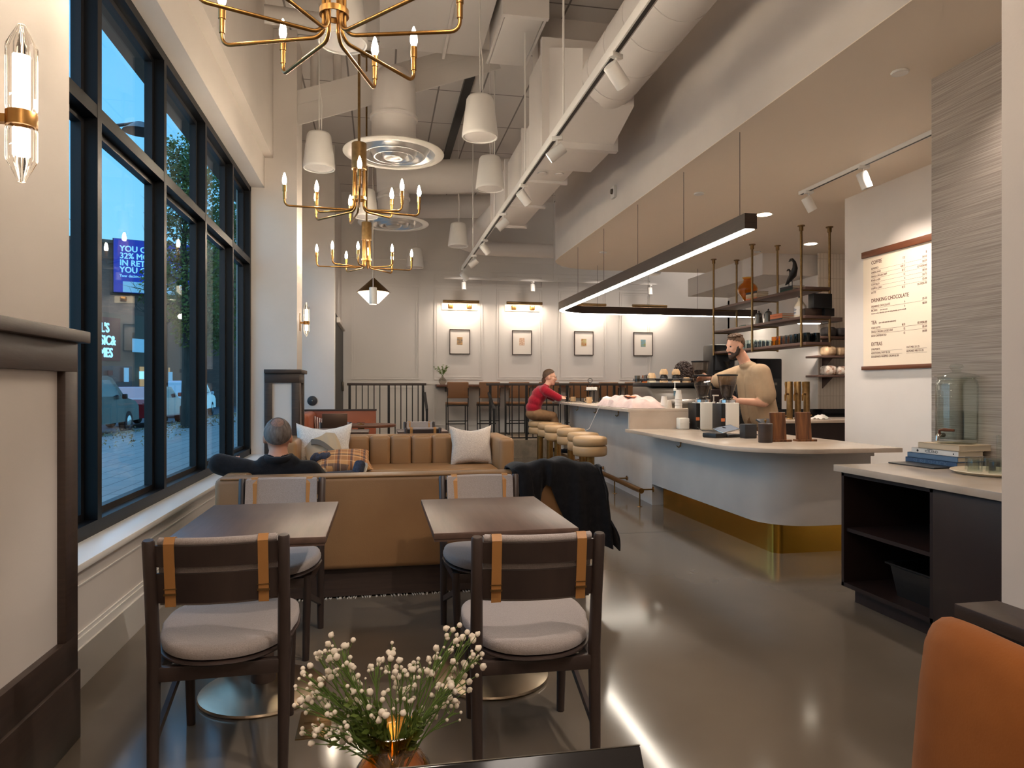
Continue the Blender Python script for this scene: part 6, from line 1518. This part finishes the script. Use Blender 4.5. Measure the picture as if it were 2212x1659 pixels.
# ---- man seated with his back to us on the near sofa
S = 1.06
pr = []
HX, HY = -.655, 4.83
pr += [('black_cloth', (HX+.02, 4.88, .50), (.20, .145, .14)), ('black_cloth', (HX+.0, 4.81, .66), (.215, .13, .16)), ('black_cloth', (HX-.185, 4.79, .765), (HX+.185, 4.79, .765), .078, .078),
       ('black_cloth', (HX-.08, 4.78, .815), (HX+.08, 4.78, .815), .064, .064), ('black_cloth', (HX, 4.79, .83), (.086, .080, .042)),
       ('skin_tan', (HX, 4.80, .81), (HX-.005, 4.815, .90), .064, .062),
       ('black_cloth', (HX-.20, 4.79, .775), (HX-.37, 4.80, .825), .080, .070), ('black_cloth', (HX-.36, 4.80, .825), (HX-.37, 5.06, .81), .064, .046),
       ('black_cloth', (HX+.20, 4.79, .76), (HX+.32, 4.97, .60), .080, .062), ('black_cloth', (HX+.32, 4.97, .60), (HX+.22, 5.22, .60), .058, .044),
       ('jean', (HX-.10, 4.94, .53), (HX-.14, 5.38, .55), .10, .075), ('jean', (HX-.14, 5.38, .55), (HX-.12, 5.48, .13), .068, .05),
       ('jean', (HX+.10, 4.94, .53), (HX+.22, 5.42, .62), .10, .075), ('jean', (HX+.22, 5.42, .62), (HX+.42, 5.86, .60), .065, .045),
       ('black_cloth', (HX-.12, 5.48, .10), (HX-.11, 5.64, .055), .045, .04)]
hand(pr, (HX-.37, 5.08, .81), (.1, 1, -.1), (1, -.2, .2), 'skin_tan', .5, S); hand(pr, (HX+.21, 5.24, .60), (-.6, 1, -.1), (-1, -.5, .3), 'skin_tan', .6, S)
P, M, s = head(pr, (HX-.01, 4.83, .985), (-.10, 1, -.06), (0, .05, 1), 1.09, 'skin_tan')
o = figure('person', 'man in a black shirt seen from behind, arm along the sofa by the window', pr, .009, (HX, 4.95, .0))
eyes(o, P, s)
# grey hair with a thin crown
def ring_hair():
    b = bmesh.new(); bmesh.ops.create_uvsphere(b, u_segments=120, v_segments=80, radius=1)
    dl = [v for v in b.verts if not (v.co.z > -.05+.9*max(0, v.co.y)-1.0*max(0, -v.co.y)) or ((v.co.x/.46)**2+((v.co.y+.58)/.42)**2+((v.co.z-.72)/.44)**2 < 1.0+.10*math.sin(37*v.co.x)*math.sin(29*v.co.z))]
    bmesh.ops.delete(b, geom=dl, context='VERTS')
    for v in b.verts: v.co = Vector((v.co.x*.0815*s, (v.co.y*.101-.012)*s, (v.co.z*.097+.030)*s))
    bmesh.ops.solidify(b, geom=list(b.faces), thickness=.006*s); b.transform(T(*P(0, 0, 0)) @ M); return MB().merge(b)
ring_hair().build('hair', 'hair_gray', o, True, 80)
b_ = bmesh.new(); bmesh.ops.create_uvsphere(b_, u_segments=24, v_segments=16, radius=1)
for v in b_.verts: v.co = Vector((v.co.x*.0785*s, (v.co.y*.0985-.012)*s, (v.co.z*.0945+.030)*s))
bmesh.ops.delete(b_, geom=[v for v in b_.verts if v.co.z < .05*s or v.co.y > .01*s], context='VERTS'); b_.transform(T(*P(0, 0, 0)) @ M); MB().merge(b_).build('bald_crown', 'scalp', o, True, 80)
m_ = MB().tube([(HX+.080*math.cos(a), 4.79+.074*math.sin(a), .860+.012*math.sin(a)) for a in [PI*.9+PI*k/16*1.2 for k in range(17)]], .023, 8); m_.build('collar', 'black_cloth', o, True, 60)
M_ = T(HX+.45, 5.95, .55) @ RZ(-.4) @ RX(.9)
MB().box(-.045, .045, -.05, .19, -.045, .03, .03, 3, M_).build('shoe', 'jean', o, True); MB().box(-.05, .05, -.055, .20, -.062, -.04, .02, 2, M_).build('shoe_sole', 'paper_white', o, True)
# ---- man in the red sweater on the furthest stool
pr = []
by = 11.5
pr += [('khaki', (2.575, by, .885), (.145, .17, .115)), ('red_knit', (2.565, by, .99), (.135, .165, .11)), ('red_knit', (2.60, by, 1.09), (.13, .17, .13)), ('red_knit', (2.665, by, 1.20), (.13, .185, .14)), ('red_knit', (2.715, by-.17, 1.285), (2.715, by+.17, 1.285), .080, .080),
       ('red_knit', (2.77, by, 1.34), (.075, .08, .05)), ('skin', (2.79, by, 1.34), (2.84, by, 1.44), .060, .056),
       ('red_knit', (2.74, by-.20, 1.26), (2.94, by-.22, 1.155), .078, .064), ('red_knit', (2.94, by-.22, 1.155), (2.98, by+.06, 1.15), .056, .046),
       ('red_knit', (2.74, by+.20, 1.26), (2.96, by+.21, 1.155), .078, .064), ('red_knit', (2.96, by+.21, 1.155), (3.03, by-.02, 1.16), .056, .046),
       ('khaki', (2.62, by-.09, .875), (2.87, by-.13, .845), .10, .075), ('khaki', (2.87, by-.13, .845), (3.02, by-.12, .46), .07, .05),
       ('khaki', (2.62, by+.09, .875), (2.87, by+.15, .845), .10, .075), ('khaki', (2.87, by+.15, .845), (2.94, by+.13, .42), .07, .05),
       ('paper_white', (3.02, by-.12, .46), (3.02, by-.12, .30), .045, .04), ('paper_white', (2.94, by+.13, .42), (2.95, by+.13, .30), .045, .04),
       ('black_cloth', (2.99, by-.12, .265), (3.13, by-.13, .25), .045, .04), ('black_cloth', (2.92, by+.13, .265), (3.06, by+.12, .25), .045, .04)]
hand(pr, (2.985, by+.07, 1.15), (.1, 1, .0), (1, 0, .3), 'skin', .5, 1.0); hand(pr, (3.035, by-.03, 1.16), (.1, -1, 0), (1, 0, .3), 'skin', .5, 1.0)
P, M, s = head(pr, (2.845, by-.01, 1.50), (1, -.25, -.06), (-.02, 0, 1), 1.10, 'skin', None)
o = figure('person', 'man in a red sweater and glasses leaning on the bar', pr, .0095, (2.7, by, .0))
eyes(o, P, s); cap_hair(o, P, M, s, 'hair_brown', front=.10)
MB().ell(P(0, -.085, -.05), (.045, .035, .06), 12).build('hair_nape', 'hair_brown', o, True)
m_ = MB()
for q in (-1, 1):
    m_.tube([P(.032*q+.022*math.cos(a), .104, .006+.018*math.sin(a)) for a in [2*PI*k/14 for k in range(15)]], .0022, 6); m_.tube([P(.054*q, .102, .01), P(.079*q, .06, .012), P(.084*q, -.01, .008)], .002, 6)
m_.tube([P(-.011, .106, .01), P(.011, .106, .01)], .002, 6); m_.build('glasses', 'brass_dull', o, True)
MB().tube([P(0, 0, 0)]*1+[P(0, 0, .001)], .001, 4).build('parting', 'hair_brown', o, True) if False else None
# ---- bearded barista
pr = []
y0 = 7.58
def bp(x, y, z): return (x, y0+y, z)
pr += [('khaki', bp(4.46, -.10, .92), bp(4.44, -.11, .50), .115, .085), ('khaki', bp(4.44, -.11, .50), bp(4.46, -.11, .09), .08, .06), ('khaki', bp(4.46, .10, .92), bp(4.44, .11, .50), .115, .085), ('khaki', bp(4.44, .11, .50), bp(4.46, .11, .09), .08, .06),
       ('black_cloth', bp(4.48, -.11, .05), bp(4.32, -.12, .045), .05, .045), ('black_cloth', bp(4.48, .11, .05), bp(4.32, .12, .045), .05, .045),
       ('khaki', bp(4.46, 0, .93), (.15, .19, .12)),
       ('tan_shirt', bp(4.46, -.09, .98), bp(4.41, -.09, 1.20), .165, .165), ('tan_shirt', bp(4.46, .09, .98), bp(4.41, .09, 1.20), .165, .165), ('tan_shirt', bp(4.41, -.09, 1.20), bp(4.37, -.09, 1.42), .165, .155), ('tan_shirt', bp(4.41, .09, 1.20), bp(4.37, .09, 1.42), .165, .155), ('tan_shirt', bp(4.34, -.18, 1.50), bp(4.34, .18, 1.50), .105, .105), ('tan_shirt', bp(4.30, 0, 1.585), (.10, .115, .055)),
       ('skin', bp(4.265, 0, 1.62), bp(4.205, 0, 1.72), .066, .064),
       ('tan_shirt', bp(4.34, -.22, 1.49), bp(4.36, -.29, 1.24), .112, .115), ('skin', bp(4.35, -.29, 1.26), bp(4.33, -.30, 1.15), .056, .054), ('skin', bp(4.33, -.30, 1.15), bp(4.05, -.27, 1.17), .052, .038),
       ('tan_shirt', bp(4.31, .22, 1.49), bp(4.09, .29, 1.41), .108, .10), ('skin', bp(4.10, .30, 1.42), bp(4.05, .31, 1.41), .056, .052), ('skin', bp(4.05, .31, 1.41), bp(3.98, .36, 1.44), .050, .040)]
hand(pr, bp(4.04, -.27, 1.17), (-1, .15, -.1), (0, .3, 1), 'skin', .7, 1.05); hand(pr, bp(3.975, .37, 1.45), (-1, .05, -.12), (0, -.5, .8), 'skin', .5, 1.05)
P, M, s = head(pr, bp(4.135, .0, 1.815), (-1, -.12, -.22), (-.18, 0, 1), 1.10, 'skin', 'hair_dark')
o = figure('person', 'bearded barista in a loose tan T-shirt working at the grinders', pr, .0085, (4.4, y0, .0))
eyes(o, P, s); h_ = cap_hair(o, P, M, s, 'hair_brown', front=.02, thick=1.02)
m_ = MB(); random.seed(7)
for k in range(70):
    a = random.uniform(0, 6.28); r_ = random.random()**.5; x = .062*r_*math.cos(a); y = -.015+.078*r_*math.sin(a); z = .034+.094*math.sqrt(max(0, 1-(x/.084)**2-((y+.012)/.106)**2))
    m_.ell(P(x, y, z), (.017*s, .020*s, .013*s), 8, None)
m_.build('hair_top', 'hair_brown', o, True, 80)
# ---- woman with dark curls, and the person behind the machine
pr = []
q = (4.02, 8.75)
pr += [('black_cloth', (q[0], q[1], .95), (.17, .13, .2)), ('black_cloth', (q[0], q[1], 1.15), (.18, .13, .2)), ('black_cloth', (q[0]-.15, q[1], 1.33), (q[0]+.15, q[1], 1.33), .07, .07), ('skin', (q[0], q[1], 1.32), (q[0], q[1], 1.45), .052, .05), ('jean', (q[0]-.09, q[1], .85), (q[0]-.08, q[1], .08), .11, .06), ('jean', (q[0]+.09, q[1], .85), (q[0]+.08, q[1], .08), .11, .06), ('black_cloth', (q[0]-.2, q[1], 1.3), (q[0]-.24, q[1]+.05, 1.0), .06, .045), ('black_cloth', (q[0]+.2, q[1], 1.3), (q[0]+.24, q[1]+.05, 1.0), .06, .045), ('black_cloth', (q[0]-.08, q[1], .04), (q[0]-.08, q[1]+.15, .04), .045, .04), ('black_cloth', (q[0]+.08, q[1], .04), (q[0]+.08, q[1]+.15, .04), .045, .04)]
hand(pr, (q[0]-.24, q[1]+.05, .98), (.1, .5, -1), (1, .3, 0), 'skin', .5); hand(pr, (q[0]+.24, q[1]+.05, .98), (-.1, .5, -1), (-1, .3, 0), 'skin', .5)
P, M, s = head(pr, (q[0], q[1]+.02, 1.535), (.15, 1, -.1), (0, 0, 1), 1.0, 'skin')
o = figure('person', 'person with shoulder length dark curls behind the back grinder', pr, .013, (q[0], q[1], .0))
eyes(o, P, s)
m_ = MB(); random.seed(11)
m_.ell(P(0, -.02, .04), (.088, .10, .10), 18)
for k in range(230):
    d = Vector((random.gauss(0, 1), random.gauss(0, 1)-.4, random.gauss(0, .8)+.35)).normalized()
    if d.y > .5 and d.z < .55: continue
    L = random.uniform(.14, .25); ph = random.uniform(0, 6.28); pts = []
    for i in range(22):
        f = i/21; out = 1+.45*min(1, f*2.2); zz = d.z*.105*(1-f*.2)+.04-L*max(0, f-.12)
        pts.append(P(d.x*.095*out+.011*math.cos(ph+f*24), d.y*.11*out-.02+.011*math.sin(ph+f*24), zz))
    m_.tube(pts, [.0065]*21+[.002], 5)
m_.build('hair', 'hair_dark', o, True, 80)
pr = []
q = (3.72, 9.3)
pr += [('black_cloth', (q[0], q[1], .95), (.17, .13, .2)), ('black_cloth', (q[0], q[1], 1.1), (.18, .13, .2)), ('black_cloth', (q[0]-.15, q[1], 1.2), (q[0]+.15, q[1], 1.2), .07, .07), ('skin', (q[0], q[1], 1.2), (q[0], q[1], 1.3), .052, .05), ('jean', (q[0]-.09, q[1], .85), (q[0]-.08, q[1], .06), .11, .06), ('jean', (q[0]+.09, q[1], .85), (q[0]+.08, q[1], .06), .11, .06)]
P, M, s = head(pr, (q[0], q[1]-.01, 1.375), (.25, -1, -.15), (0, 0, 1), 1.0, 'skin_tan')
o = figure('person', 'person with smooth black hair mostly hidden behind the espresso machine', pr, .013, (q[0], q[1], .0))
eyes(o, P, s); cap_hair(o, P, M, s, 'hair_black', front=.05)
